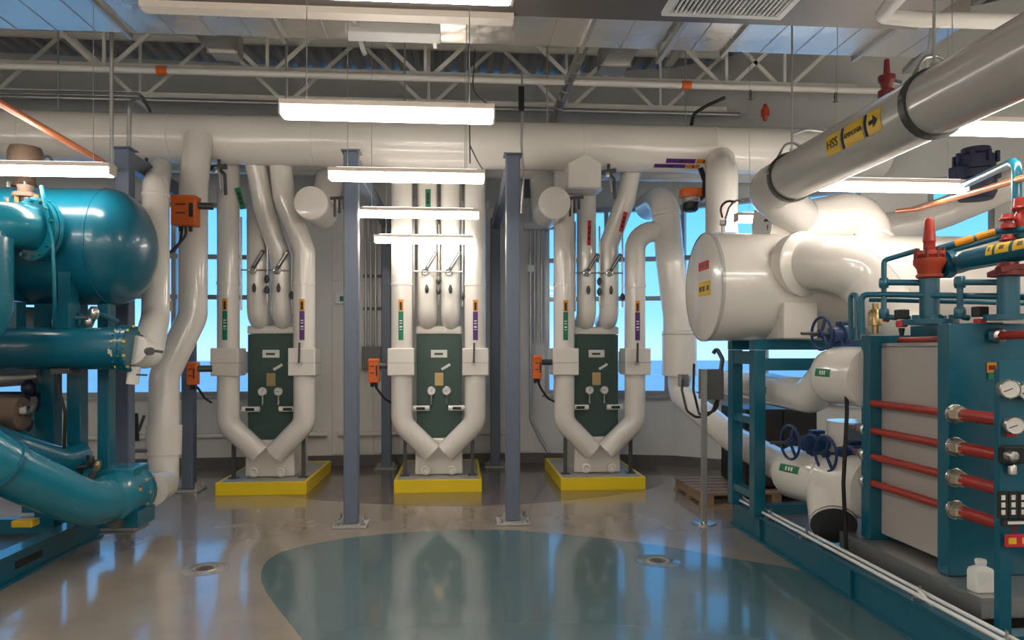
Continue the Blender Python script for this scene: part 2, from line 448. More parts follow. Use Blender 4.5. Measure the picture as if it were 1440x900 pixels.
for x in (-1.6, 0.4, 2.7):
    for y in (3.45, 4.5): MB().cyl((x, y, 4.05), (x, y, FZ), 0.008, 6).build('hanger_rod', 'galv', t)
t = thing('ceiling_panel_light', 'small unlit white fixture hanging under the shiny duct', 'light fixture', P(557, 62, 5.9))
p = P(557, 62, 5.9)
MB().box((p.x - 0.37, 5.62, p.z - 0.03), (p.x + 0.37, 5.8, p.z + 0.05)).build('housing', 'white_plastic', t, bev=0.006, smooth=False)
MB().box((p.x - 0.32, 5.66, p.z + 0.05), (p.x + 0.32, 5.76, 4.2)).build('mount', 'galv', t, smooth=False)
# slanted square duct running back along the right of the ceiling
t = thing('branch_duct', 'narrow galvanized duct running back beside the diagonal ceiling braces', 'duct', (1.85, 6.2, 4.7))
MB().obox((1.72, 7.0, 4.86), (0.30, 2.0, 0.26), (1, 0, 0), (0, 1, 0), (0, 0, 1)).build('duct_body', 'duct', t, bev=0.005, smooth=False)
for y in (6.3, 7.7): MB().box((1.55, y - 0.015, 4.71), (1.89, y + 0.015, 5.01)).build('flange', 'galv', t, smooth=False)
t = thing('branch_duct', 'narrow galvanized duct running back above the left end of the first light', 'duct', (-2.4, 6.2, 4.7), None)
MB().obox((-2.45, 6.9, 4.82), (0.28, 1.9, 0.24), (1, 0, 0), (0, 1, 0), (0, 0, 1)).build('duct_body', 'duct', t, bev=0.005, smooth=False)
for y in (6.3, 7.6): MB().box((-2.61, y - 0.015, 4.68), (-2.29, y + 0.015, 4.96)).build('flange', 'galv', t, smooth=False)
# bright spiral duct under the deck
t = thing('round_duct', 'slim round galvanized duct catching blue window light under the deck', 'duct', P(800, 120, 8.0))
a, b = V((1.24, 6.3, 4.62)), V((1.24, 9.7, 4.62))
MB().tube([a + V((0, 0, 0)), b], 0.055, 14).build('duct_body', 'duct', t)
for k in range(12):
    MB().torus(a + (b - a)*(k + 0.5)/12, (0, 1, 0), 0.056, 0.004, 14, 6).build('seam', 'galv', t)

# ================================================================== LED STRIP LIGHTS
def light(x, y, label, length=1.18, dz=0.0):
    t = thing('strip_light', label, 'light', (x, y, LIGHT_Z - 0.02), 'suspended LED strip lights')
    z = LIGHT_Z - 0.02 + dz
    MB().box((x - length/2, y - 0.055, z + 0.058), (x + length/2, y + 0.055, z + 0.09)).build('housing', 'housing', t, bev=0.004, smooth=False)
    MB().box((x - length/2 + 0.012, y - 0.05, z), (x + length/2 - 0.012, y + 0.05, z + 0.057)).build('diffuser', 'led', t, bev=0.01, smooth=False)
    MB().box((x - length/2 + 0.06, y - 0.03, z + 0.0905), (x + length/2 - 0.06, y + 0.03, z + 0.096)).build('uplight_lens', 'uplens', t, smooth=False)  # invented upward glow, added to lift the deck and trusses
    for s in (-1, 1):
        MB().box((x + s*(length/2 - 0.010), y - 0.052, z + 0.004), (x + s*length/2, y + 0.052, z + 0.057)).build('end_cap', 'housing', t, smooth=False)
        top = FZ - 0.01
        if 7.7 < y < 8.3: top = 3.66
        elif 3.2 < y < 4.7 and -2 < x < 3.2: top = 3.70
        elif 5.2 < y < 6.2 and x < 4: top = 4.2
        MB().cyl((x + s*length*0.38, y, z + 0.09), (x + s*length*0.38, y, top), 0.003, 6).build('hanger_wire', 'galv', t)
XC, XL, XR = -0.388, -3.13, 3.36
for y, l in ((2.6, 'LED strip light at the very top edge of the picture'), (4.0, 'large LED strip light hanging highest in the middle of the room'),
             (5.45, 'second LED strip light of the middle row, in front of the blue grey posts'),
             (6.94, 'third LED strip light of the middle row'), (8.0, 'smallest and farthest LED strip light of the middle row')): light(XC, y, l, 1.18 if y < 7.5 else 1.1, 0.0 if y < 7.5 else -0.09)
for y, l in ((5.45, 'LED strip light hanging over the teal tank'), (4.0, 'LED strip light over the near end of the teal skid, out of view')): light(XL, y, l)
for y, l in ((4.0, 'LED strip light at the right edge beyond the big suspended pipe'), (5.28, 'LED strip light behind the suspended grey pipe, over the white tank elbow'),
             (6.94, 'LED strip light just above the top of the white tank')): light(XR, y, l, 1.18, -0.05 if y == 5.28 else 0.0)
for x in (XL, XC, XR):  # unseen fixtures added behind and beside the viewer to supply light
    side = {XL: 'left', XC: 'middle', XR: 'right'}[x]
    for y, k in ((1.1, 'first'), (-0.4, 'second'), (-1.9, 'third')): light(x, y, 'LED strip light of the %s row overhead, %s one behind the viewer' % (side, k))
    if x != XC: light(x, 2.6, 'LED strip light of the %s row just outside the view' % side)

for x, side in ((-6.3, 'far left'), (6.2, 'far right')):  # unseen side columns, added to spread the brightness more evenly
    for y, k in ((5.0, 'first'), (3.5, 'second'), (2.0, 'third'), (0.5, 'fourth'), (-1.0, 'fifth')): light(x, y, 'LED strip light of the %s row outside the view, %s from the back' % (side, k))

# ================================================================== SUPPORT FRAMES
def frame(x, ya, yb, label, x2=None, zt=3.4):
    x2 = x if x2 is None else x2
    t = thing('support_frame', label, 'steel frame', (x, ya, 0), 'blue grey pipe support frames')
    for xx, yy in ((x, ya), (x2, yb)):
        MB().box((xx - 0.065, yy - 0.065, 0.02), (xx + 0.065, yy + 0.065, zt)).build('column', 'column', t, bev=0.012, smooth=False)
        bp = MB().box((xx - 0.15, yy - 0.15, 0.002), (xx + 0.15, yy + 0.15, 0.022)).build('base_plate', 'concrete_top', t, bev=0.003, smooth=False)
        for sx in (-1, 1):
            for sy in (-1, 1):
                MB().lathe([(0.022, 0), (0.022, 0.018), (0.010, 0.02), (0.010, 0.06), (0, 0.06)], (xx + sx*0.115, yy + sy*0.115, 0.022), (0, 0, 1), 8).build('anchor_bolt', 'steel', bp)
        g = MB()
        for s in (-1, 1): g.prism([(xx + s*0.065, yy - 0.005, 0.022), (xx + s*0.125, yy - 0.005, 0.022), (xx + s*0.065, yy - 0.005, 0.10)], (0, 0.01, 0))
        g.build('gusset', 'concrete_top', t, smooth=False)
    MB().bar((x, ya + 0.065, zt - 0.08), (x2, yb - 0.065, zt - 0.08), 0.10, 0.15, (0, 0, 1)).build('beam', 'column', t, bev=0.008, smooth=False)
    MB().box((x - 0.085, ya - 0.085, zt), (x + 0.085, ya + 0.085, zt + 0.012)).build('cap_plate', 'column', t, smooth=False)
    return t
frame(-0.975, 6.59, 9.75, 'blue grey steel frame left of the middle heat exchanger')
frame(0.50, 6.59, 9.75, 'blue grey steel frame right of the middle heat exchanger')
frame(-3.0, 6.65, 8.35, 'blue grey steel frame beside the teal tank', -3.06)

# ================================================================== FLOOR DRAINS
for px, py, l in ((288, 800, 'small round floor drain on the bare concrete at left'), (925, 789, 'small round floor drain inside the teal floor area')):
    p = PZ(px, py, 0)
    t = thing('floor_drain', l, 'drain', p, 'round floor drains')
    MB().lathe([(0.0, 0.0032), (0.16, 0.0032), (0.17, 0.0016), (0.17, 0.0)], p, (0, 0, 1), 28).build('collar', 'floor' if px < 500 else 'floor_teal', t)
    MB().lathe([(0.062, 0.003), (0.075, 0.0075), (0.085, 0.0075), (0.09, 0.003)], p, (0, 0, 1), 28).build('rim', 'brass', t)
    g = MB().lathe([(0.0, 0.0045), (0.064, 0.0045), (0.064, 0.002)], p, (0, 0, 1), 20)
    g.build('plate', 'brown', t)
    for k in range(5):
        yy = p.y + (k - 2)*0.022
        MB().box((p.x - 0.035, yy - 0.004, 0.0046), (p.x + 0.035, yy + 0.004, 0.0065)).build('grate_bar', 'dark_steel', t, smooth=False)
# ================================================================== INSULATED PIPES
def pipe(label, pts, r, R=None, mat_='jacket', name='insulated_pipe', n=18, rings=(), group=None, cat='pipe', ringmat=None):
    pts = [V(p) for p in pts]
    t = thing(name, label, cat, V((pts[0].x, pts[0].y, min(p.z for p in pts) - r)), group)
    MB().tube(pts, r, n, R if R else r*1.8).build('pipe_run', mat_, t)
    for (c, ax) in rings:
        MB().lathe([(r*0.9, -0.025), (r + 0.006, -0.02), (r + 0.006, 0.02), (r*0.9, 0.025)], c, ax, n).build('jacket_band', ringmat or mat_, t)
    return t
def strip_marker(t, axis_o, r, z_hi, colour, length=0.46, off=0.0, wd=0.055):
    """vertical flow marker on an upright pipe: orange end, then a coloured block with pale dashes"""
    ha = wd/2/r
    o = V(axis_o); o.z = 0
    MB().patch(o, (0, 0, 1), (0, -1, 0), r, off - ha, off + ha, z_hi - 0.13, z_hi).build('flow_marker', 'sticker_orange', t)
    MB().patch(o, (0, 0, 1), (0, -1, 0), r + 0.003, off - ha*0.45, off + ha*0.45, z_hi - 0.12, z_hi - 0.03, 0.002).build('marker_arrow', 'ink', t)
    m = MB().patch(o, (0, 0, 1), (0, -1, 0), r, off - ha, off + ha, z_hi - length, z_hi - 0.135).build('flow_marker', colour, t)
    for k, h in ((0.235, 0.012), (0.265, 0.010), (0.30, 0.018), (0.335, 0.008)):
        MB().patch(o, (0, 0, 1), (0, -1, 0), r + 0.003, off - ha*0.55, off + ha*0.55, z_hi - k - h, z_hi - k, 0.002, 3).build('marker_print', 'gauge_face', m)

# ---- main headers under the roof
hl = pipe('very large white insulated header pipe crossing the whole room under the trusses', [(-7.4, 8.0, 3.90), (4.95, 8.0, 3.90)], 0.265, n=32,
          rings=[(V((x, 8.0, 3.9)), (1, 0, 0)) for x in (-6.1, -4.6, -3.1, -1.6, 1.4, 2.9, 4.2)])
for x in (-6.2, -4.3, -1.9, -0.6, 1.0, 2.6): MB().cyl((x, 8.0, 4.16), (x, 8.0, FZ), 0.01, 8).build('hanger_rod', 'galv', hl)
for x0, x1, m_, a in ((P(922, 237, 7.8).x, P(966, 237, 7.8).x, 'sticker_purple', 1.02), (P(967, 237, 7.8).x, P(986, 237, 7.8).x, 'sticker_orange', 1.02),
                      (P(937, 228, 7.8).x, P(978, 228, 7.8).x, 'sticker_purple', 0.76), (P(980, 228, 7.8).x, P(1000, 228, 7.8).x, 'sticker_orange', 0.76)):
    MB().patch((0, 8.0, 3.9), (1, 0, 0), (0, -1, 0), 0.265, a - 0.1, a + 0.1, x0, x1).build('flow_marker', m_, hl)
    MB().patch((0, 8.0, 3.9), (1, 0, 0), (0, -1, 0), 0.268, a - 0.05, a + 0.05, x0 + (x1-x0)*0.45, x0 + (x1-x0)*0.6, 0.002).build('marker_print', 'ink', hl)
pipe('second white insulated header pipe half hidden behind the largest header', [(-7.4, 8.78, 3.90), (3.9, 8.78, 3.90)], 0.18, n=24,
     rings=[(V((x, 8.78, 3.9)), (1, 0, 0)) for x in (-5.5, -4.0, -2.5, 0.1, 1.9, 3.4)])
pipe('thin white pipe running along the back wall between the steel frames', [(-0.85, 9.3, 3.5), (0.4, 9.3, 3.5)], 0.06, n=12)

def cap_leg(px, py, label):
    c = P(px, py, 7.72)
    t = thing('capped_pipe', label, 'pipe', c, 'capped ends of the insulated headers')
    MB().tube([c + V((0, 0.03, 0)), c + V((0, 0.75, 0)), c + V((0, 1.06, 0.5))], 0.17, 22, 0.25).build('pipe_run', 'jacket', t)
    MB().lathe([(0.0, -0.012), (0.15, -0.008), (0.176, 0.0), (0.18, 0.012), (0.18, 0.05), (0.17, 0.052)], c, (0, 1, 0), 26).build('end_cap', 'jacket', t)
    for k in range(3):
        MB().cyl(c + V((0.21 + 0.05*k, 0.25, -0.10 + 0.04*k)), c + V((0.21 + 0.05*k, 0.25, 0.10)), 0.014, 8).build('vent_tube', 'dark_steel', t)
    MB().bar(c + V((0.16, 0.25, 0.10)), c + V((0.36, 0.25, 0.12)), 0.03, 0.03).build('vent_bracket', 'dark_steel', t, smooth=False)
cap_leg(437, 285, 'round white capped pipe end right of the unit beside the teal tank')
cap_leg(780, 285, 'round white capped pipe end above the right hand steel frame')
# insulated valve box on the header
c = P(824, 242, 7.62)
t = thing('insulated_box', 'white peaked insulation box hanging on the front of the header', 'insulation box', c)
MB().prism([c + V((-0.19, 0, -0.17)), c + V((0.17, 0, -0.17)), c + V((0.17, 0, 0.10)), c + V((0.0, 0, 0.20)), c + V((-0.19, 0, 0.10))], (0, 0.3, 0)).build('box', 'jacket', t, bev=0.012, smooth=False)
MB().box(c + V((-0.2, -0.01, -0.185)), c + V((0.18, 0.31, -0.165))).build('bottom_edge', 'jacket_grey', t, smooth=False)

# ================================================================== HEAT EXCHANGER UNITS
def gauge(parent, c, nrm, r, name='gauge', th=0.03, needle=0.6):
    c = V(c); u, v, d = frame_of(nrm)
    g = MB().lathe([(0, 0), (r*0.95, 0), (r, th*0.3), (r, th*0.9), (r*0.9, th), (r*0.86, th*0.85), (0, th*0.85)], c, nrm, 20).build(name, 'steel', parent)
    MB().lathe([(0, th*0.86), (r*0.84, th*0.86), (r*0.84, th*0.9), (0, th*0.9)], c, nrm, 20).build('gauge_dial', 'gauge_face', g)
    q = c + d*th*0.94
    e = (u*math.cos(needle) + v*math.sin(needle))
    MB().bar(q - e*r*0.2, q + e*r*0.65, r*0.09, 0.002, d).build('needle', 'ink', g, smooth=False)
    return g
def unit(X, key, tops):
    Y = 8.0
    def L(x, y, z): return V((X + x, Y + y, z))
    # pad
    t = thing('equipment_pad', 'yellow edged concrete pad under the heat exchanger ' + key, 'equipment pad', L(0, 0.75, 0), 'yellow equipment pads')
    MB().box(L(-0.455, 0.035, 0), L(0.455, 1.465, 0.137)).build('pad_top', 'concrete_top', t, smooth=False)
    MB().box(L(-0.49, 0, 0), L(0.49, 0.034, 0.145)).build('edge_board', 'yellow', t, bev=0.006, smooth=False)
    MB().box(L(-0.49, 1.466, 0), L(0.49, 1.5, 0.145)).build('edge_board', 'yellow', t, bev=0.006, smooth=False)
    for s in (-1, 1): MB().box(L(s*0.456, 0.0345, 0), L(s*0.49, 1.4655, 0.145)).build('edge_board', 'yellow', t, bev=0.006, smooth=False)
    # heat exchanger
    t = thing('plate_heat_exchanger', 'dark green plate heat exchanger with gauges ' + key, 'heat exchanger', L(0, 0.7, 0.14), 'green plate heat exchangers')
    MB().box(L(-0.265, 0.42, 0.57), L(0.265, 0.48, 1.78)).build('front_plate', 'hx_green', t, bev=0.006, smooth=False)
    MB().box(L(-0.25, 0.481, 0.57), L(0.25, 1.15, 1.80)).build('insulated_body', 'jacket', t, bev=0.01, smooth=False)
    MB().prism([L(-0.28, 0.36, 0.142), L(0.28, 0.36, 0.142), L(0.27, 0.36, 0.565), L(-0.27, 0.36, 0.565)], (0, 0.75, 0)).build('insulated_base', 'jacket', t, bev=0.015, smooth=False)
    MB().box(L(-0.27, 0.40, 1.785), L(0.27, 1.0, 1.88)).build('top_cover', 'jacket', t, bev=0.02, smooth=False)
    for s in (-1, 1):
        MB().lathe([(0.03, 0.10), (0.034, -0.07), (0.055, -0.075), (0.055, -0.11), (0.036, -0.115), (0.028, -0.095), (0, -0.09)], L(s*0.15, 0.36, 0.21), (0, 1, 0), 14).build('drain_nozzle', 'jacket', t)
        MB().box(L(s*0.285, 0.44, 1.33), L(s*0.31, 0.50, 1.58)).build('side_bracket', 'galv', t, bev=0.004, smooth=False)
        for z in (0.65, 0.95, 1.25, 1.55, 1.72):
            MB().lathe([(0, -0.02), (0.018, -0.02), (0.018, 0)], L(s*0.235, 0.42, z), (0, 1, 0), 6).build('bolt', 'hx_green', t)
        gauge(t, L(s*0.09 + 0.0, 0.40, 1.12), (0, -1, 0), 0.052, needle=0.6 + s)
        MB().tube([L(s*0.09, 0.39, 1.07), L(s*0.09, 0.39, 0.96)], 0.01, 8).build('gauge_stem', 'steel', t)
        MB().tube([L(s*0.30, 0.34, 0.92), L(s*0.11, 0.34, 0.92)], 0.032, 12).build('test_line', 'white_plastic', t)
        MB().patch(L(0, 0.34, 0.92), (1, 0, 0), (0, -1, 0), 0.032, -0.5, 0.5, s*0.21 - 0.05, s*0.21 + 0.05, 0.002).build('line_print', 'ink', t)
    pl = MB().box(L(-0.095, 0.408, 1.51), L(0.095, 0.419, 1.60)).build('nameplate', 'gauge_face', t, smooth=False)
    MB().box(L(-0.055, 0.404, 1.54), L(0.045, 0.4075, 1.565)).build('nameplate_print', 'hx_green', pl, smooth=False)
    MB().box(L(-0.05, 0.408, 1.18), L(0.05, 0.419, 1.33)).build('data_plate', 'brass', t, smooth=False)
    MB().bar(L(0.03, 0.405, 1.37), L(0.13, 0.405, 1.43), 0.03, 0.01, (0, 1, 0)).build('tag', 'gauge_face', t, smooth=False)
    for s in (-1, 1):
        MB().box(L(s*0.37, 0.30, 0.138), L(s*0.41, 0.34, 0.62)).build('stand_leg', 'dark_steel', t, smooth=False)
        MB().box(L(s*0.34, 0.27, 0.138), L(s*0.44, 0.37, 0.15)).build('foot_plate', 'dark_steel', t, smooth=False)
    T = {}
    # outer U pipes
    for s, nm, colr in ((-1, 'left', 'sticker_green'), (1, 'right', 'sticker_purple')):
        up = tops[nm]
        pts = [L(s*0.085, 0.26, 0.42), L(s*0.42, 0.22, 0.76)] + [L(s*0.42, 0.22, z) if not isinstance(z, (tuple, list)) else L(*z) for z in up]
        t = thing('insulated_pipe', ('green marked' if s < 0 else 'purple marked') + ' white pipe curving into the bottom of the unit ' + key, 'pipe', L(s*0.42, 0.22, 0.3), 'pipes of the heat exchangers')
        T[nm] = t
        MB().tube(pts, 0.122, 20, 0.22).build('pipe_run', 'jacket', t)
        MB().box(L(s*0.42 - 0.15, 0.07, 1.31), L(s*0.42 + 0.15, 0.38, 1.62)).build('valve_cover', 'jacket', t, bev=0.012, smooth=False)
        MB().box(L(s*0.42 - 0.155, 0.065, 1.45), L(s*0.42 + 0.155, 0.385, 1.458)).build('cover_seam', 'jacket_grey', t, smooth=False)
        strip_marker(t, L(s*0.42, 0.22, 0), 0.122, 2.17, colr)
        if s > 0:
            MB().cyl(L(0.40, 0.068, 1.45), L(0.40, 0.03, 1.45), 0.03, 12).build('valve_stem', 'galv', t)
            MB().bar(L(0.40, 0.035, 1.45), L(0.405, 0.035, 1.68), 0.022, 0.014, (0, 1, 0)).build('valve_lever', 'dark_steel', t, smooth=False)
        MB().lathe([(0.116, -0.02), (0.127, -0.015), (0.127, 0.015), (0.116, 0.02)], L(s*0.42, 0.22, 2.35), (0, 0, 1), 20).build('jacket_band', 'jacket', t)
    # inner pipes
    for s, nm in ((-1, 'inner_left'), (1, 'inner_right')):
        up = tops[nm]
        pts = [L(s*0.135, 0.62, 1.93), L(s*0.135, 0.34, 1.95)] + [L(s*0.135, 0.34, z) if not isinstance(z, (tuple, list)) else L(*z) for z in up]
        t = thing('insulated_pipe', 'slim white riser at the ' + ('left' if s < 0 else 'right') + ' above the unit ' + key, 'pipe', L(s*0.135, 0.34, 1.83), 'risers above the heat exchangers')
        T[nm] = t
        MB().tube(pts, 0.115, 18, 0.16).build('pipe_run', 'jacket', t)
        g = MB().torus(L(s*0.135 - 0.02, 0.215, 2.50), (0, -1, 0), 0.035, 0.012, 16, 8).build('thermometer_well', 'steel', t)
        MB().bar(L(s*0.135 - 0.01, 0.20, 2.52), L(s*0.135 + 0.11, 0.19, 2.72), 0.04, 0.025, (0, 1, 0)).build('thermometer', 'dark_steel', t, bev=0.004, smooth=False)
        MB().bar(L(s*0.135 + 0.005, 0.186, 2.55), L(s*0.135 + 0.10, 0.176, 2.70), 0.012, 0.006, (0, 1, 0)).build('thermometer_scale', 'galv', t, smooth=False)
        MB().lathe([(0.012, 0), (0.022, 0.03), (0.022, 0.06), (0.008, 0.1), (0, 0.1)], L(s*0.135, 0.21, 2.25), (0, 0, 1), 10).build('vent_cock', 'dark_steel', t)
    t = thing('impulse_tubing', 'thin steel impulse tubes between the risers ' + key, 'tubing', L(0, 0.3, 2.1), 'impulse tubes of the heat exchangers')
    for dx, z0, z1 in ((-0.285, 2.05, 3.1), (0.002, 2.12, 3.05), (0.275, 2.1, 3.1)):
        MB().cyl(L(dx, 0.24, z0), L(dx, 0.24, z1), 0.011, 8).build('tube', 'galv', t)
    MB().cyl(L(-0.285, 0.215, 2.5), L(0.275, 0.215, 2.5), 0.009, 8).build('tube', 'galv', t)
    for dx, z in ((0.0, 2.28), (0.0, 2.40), (0.275, 2.22)):
        MB().lathe([(0, -0.045), (0.015, -0.045), (0.03, -0.01), (0.03, 0.015), (0.012, 0.045), (0, 0.045)], L(dx, 0.235, z), (0, 0, 1), 10).build('needle_valve', 'dark_steel', t)
    return T
H = 3.72
U1 = unit(-2.165, 'beside the teal tank', {'left': [3.75], 'right': [2.72, (0.215, 0.14, 3.30), (0.175, 0.1, 3.75)], 'inner_left': [2.6, (-0.17, 0.45, 3.1), (-0.2, 0.62, 3.75)], 'inner_right': [2.62, (-0.03, 0.24, 3.2), (-0.11, 0.14, 3.75)]})
U2 = unit(-0.23, 'between the two grey frames', {'left': [H], 'right': [H], 'inner_left': [H], 'inner_right': [H]})
U3 = unit(1.645, 'nearest the white tank', {'left': [H], 'right': [2.98, (0.86, 0.2, 3.0)], 'inner_left': [H], 'inner_right': [2.85, (0.30, 0.2, 3.35), (0.38, 0.2, 3.75)]})

# green and orange flow markers on the slanted upper pipes
def small_marker(t, px0, py0, px1, py1, Y, m_, wd=0.06):
    a, b = P(px0, py0, Y), P(px1, py1, Y)
    MB().bar(a, b, wd, 0.006, (0, 1, 0)).build('flow_marker', m_, t, smooth=False)
    for k in (0.3, 0.5, 0.72):
        q = a + (b - a)*k; e = (b - a).normalized()*0.02
        MB().bar(q - e + V((0, -0.005, 0)), q + e + V((0, -0.005, 0)), wd*0.5, 0.004, (0, 1, 0)).build('marker_print', 'ink', t, smooth=False)
small_marker(U1['inner_left'], 334, 264, 342, 294, 8.12, 'sticker_green')
small_marker(U2['inner_left'], 602, 266, 602, 292, 8.215, 'sticker_green')
small_marker(U3['inner_right'], 880, 298, 873, 326, 8.10, 'sticker_red', 0.05)
small_marker(U3['inner_left'], 829, 310, 828, 345, 8.215, 'sticker_red', 0.04)

# ================================================================== OTHER WHITE PIPES
# large drop beside the right unit, down to the chiller skid
t = pipe('tall white pipe with an elbow on top, between the right unit and the white tank',
     [(2.40, 8.9, 3.42), (2.42, 8.25, 3.42), (2.47, 8.15, 2.6), (2.55, 8.15, 2.0), (2.55, 8.15, 1.75)], 0.165, 0.3, n=22)
MB().lathe([(0.16, -0.03), (0.175, -0.025), (0.175, 0.025), (0.16, 0.03)], (2.425, 8.19, 3.20), (0.06, 0, -1), 22).build('jacket_band', 'jacket', t)
MB().lathe([(0.155, 0), (0.2, 0), (0.2, 0.52), (0.155, 0.53)], (2.575, 8.15, 1.30), (0, 0, 1), 26).build('valve_cover', 'jacket', t)
MB().lathe([(0.196, 0), (0.204, 0.004), (0.204, 0.016), (0.196, 0.02)], (2.575, 8.15, 1.77), (0, 0, 1), 26).build('cover_seam', 'jacket_grey', t)
t = pipe('white pipe slanting from under the tall drop down to the chiller skid',
     [(2.58, 8.15, 1.32), (2.58, 8.15, 1.08), (2.72, 6.9, 0.72), (2.70, 5.62, 0.61)], 0.135, 0.3, n=20)
# offset pipe beside the teal skid
t = pipe('white pipe with a long sideways offset dropping from the header to the teal skid',
     [(-2.74, 7.75, 3.85), P(272, 262, 7.6), P(271, 445, 7.5), P(231, 528, 7.35), P(230, 652, 7.25), P(229, 682, 6.95), P(212, 690, 6.5)], 0.142, 0.28, n=22)
a, b = P(231, 598, 7.28), P(230, 640, 7.25)
MB().lathe([(0.135, 0), (0.165, 0), (0.165, (b-a).length), (0.135, (b-a).length)], a, b - a, 24).build('valve_cover', 'jacket', t)
MB().tube([P(206, 634, 7.1), P(190, 634, 7.0), P(176, 644, 6.9)], 0.018, 8, 0.06).build('lever', 'dark_steel', t)
MB().bar(P(193, 620, 7.1), P(191, 581, 7.1), 0.035, 0.02, (0, 1, 0)).build('lever', 'black', t, smooth=False)
MB().bar(P(195, 606, 7.1), P(203, 584, 7.1), 0.022, 0.02, (0, 1, 0)).build('lever', 'dark_steel', t, smooth=False)
t = pipe('white pipe with a crooked top between the teal tank dome and the offset pipe',
     [(-2.46, 5.6, 1.60), P(207, 500, 5.75), P(219, 445, 6.5), P(219, 262, 6.75), P(226, 238, 7.75)], 0.115, 0.22, n=20)
MB().lathe([(0.11, -0.02), (0.123, -0.015), (0.123, 0.015), (0.11, 0.02)], P(219, 275, 6.73), (0.0, 0, 1), 20).build('jacket_band', 'jacket', t)
MB().cyl(P(208, 494, 5.6), P(212, 494, 5.5), 0.03, 10).build('valve_stem', 'dark_steel', t)
MB().bar(P(207, 492, 5.52), P(229, 495, 5.52), 0.02, 0.016, (0, 1, 0)).build('lever', 'dark_steel', t, smooth=False)
MB().tube([P(189, 515, 5.62), P(186, 540, 5.62)], 0.045, 12).build('drain_stub', 'jacket', t)
MB().bar(P(192, 527, 5.5), P(207, 527.5, 5.5), 0.014, 0.014, (0, 1, 0)).build('drain_lever', 'dark_steel', t, smooth=False)

# ================================================================== ORANGE ACTUATORS
def actuator(px, py, Y, w_, h_, label, cable, horiz=None):
    c = P(px, py, Y)
    t = thing('valve_actuator', label, 'actuator', c - V((0, 0, h_/2)), 'orange valve actuators')
    MB().bc(c, (w_, 0.14, h_)).build('housing', 'orange', t, bev=0.012, smooth=False)
    MB().bc(c + V((0, -0.003, h_*0.42)), (w_*1.06, 0.15, h_*0.12)).build('lid', 'orange', t, bev=0.008, smooth=False)
    MB().bc(c + V((w_*0.32, -0.072, 0.0)), (w_*0.16, 0.008, h_*0.45)).build('indicator', 'ink', t, smooth=False)
    for k in (0.18, -0.1): MB().bc(c + V((-w_*0.1, -0.071, h_*k)), (w_*0.4, 0.005, h_*0.05)).build('housing_print', 'red_dark', t, smooth=False)
    sx = horiz if horiz else 1
    MB().cyl(c + V((0, 0, h_*0.2)), c + V((sx*(w_*0.5 + 0.13), 0.05, h_*0.2)), 0.035, 12).build('valve_neck', 'dark_steel', t)
    for k in (-0.2, 0.2): MB().cyl(c + V((w_*k, 0, -h_*0.5)), c + V((w_*k, 0, -h_*0.5 - 0.05)), 0.018, 10).build('cable_gland', 'black', t)
    pts = [c + V((0, 0, -h_*0.5))] + [P(*q) for q in cable]
    MB().tube(pts, 0.013, 8, 0.12).build('cable', 'black', t)
    return t
t = actuator(261, 297, 7.25, 0.24, 0.30, 'large orange actuator on the offset pipe above the teal tank dome', [(262, 330, 7.25), (245, 352, 7.2), (216, 368, 7.1)])
MB().tube([P(256, 320, 7.25), P(254, 340, 7.2), P(238, 356, 7.1), P(216, 360, 7.0)], 0.012, 8, 0.12).build('cable', 'black', t)
actuator(272, 525, 7.7, 0.09, 0.24, 'orange actuator on the blue grey column beside the teal tank', [(278, 545, 7.7), (288, 560, 7.8), (297, 566, 7.9)])
actuator(526, 521, 8.1, 0.115, 0.27, 'orange actuator left of the middle unit', [(529, 545, 8.1), (540, 560, 8.15), (551, 567, 8.2)])
actuator(755, 516, 8.1, 0.10, 0.27, 'orange actuator left of the unit nearest the white tank', [(760, 545, 8.1), (770, 560, 8.15), (780, 565, 8.2)])
c = P(971, 278, 7.7)
t = thing('valve_actuator', 'small orange and black actuator high beside the tall white pipe', 'actuator', c, 'orange valve actuators')
MB().bc(c + V((0, 0, 0.05)), (0.22, 0.16, 0.10)).build('housing', 'orange', t, bev=0.015, smooth=False)
MB().lathe([(0.10, 0), (0.11, 0.01), (0.11, 0.05), (0.10, 0.06)], c + V((0.0, 0, -0.06)), (0, 0, 1), 18).build('valve_ring', 'steel', t)
MB().lathe([(0.0, 0), (0.06, 0), (0.085, 0.02), (0.085, 0.09)], c + V((0.0, 0, -0.155)), (0, 0, 1), 18).build('valve_base', 'black', t)
MB().tube([P(985, 237, 7.75), P(992, 255, 7.72), P(990, 275, 7.7), P(980, 283, 7.65)], 0.03, 10, 0.12).build('cable', 'black', t)

# small vent assemblies under the header
for px, py, l in ((308, 240, 'dark vent valve with short tubes under the header, left of the green marker'), (856, 246, 'dark vent valve with short tubes right of the peaked insulation box'), (206, 238, 'dark vent valve beside the crooked white pipe over the tank dome')):
    q = P(px, py, 7.86)
    t = thing('vent_valve', l, 'valve', q - V((0, 0, 0.3)), 'vent valves under the header')
    MB().bar(q + V((-0.10, 0, 0.02)), q + V((0.08, 0, 0.05)), 0.045, 0.045).build('bracket', 'dark_steel', t, smooth=False)
    MB().tube([q + V((0, 0, 0.12)), q + V((0, 0, 0.02)), q + V((0.06, 0, -0.04)), q + V((0.07, 0, -0.26))], 0.018, 8, 0.04).build('tube', 'dark_steel', t)
    MB().tube([q + V((-0.05, 0, 0.03)), q + V((0.01, -0.02, -0.06)), q + V((0.03, -0.02, -0.2))], 0.014, 8, 0.04).build('tube', 'galv', t)
    MB().lathe([(0, -0.04), (0.03, -0.03), (0.035, 0.0), (0.03, 0.03), (0, 0.04)], q + V((-0.02, -0.02, 0.0)), (0, 0, 1), 12).build('valve_body', 'steel', t)
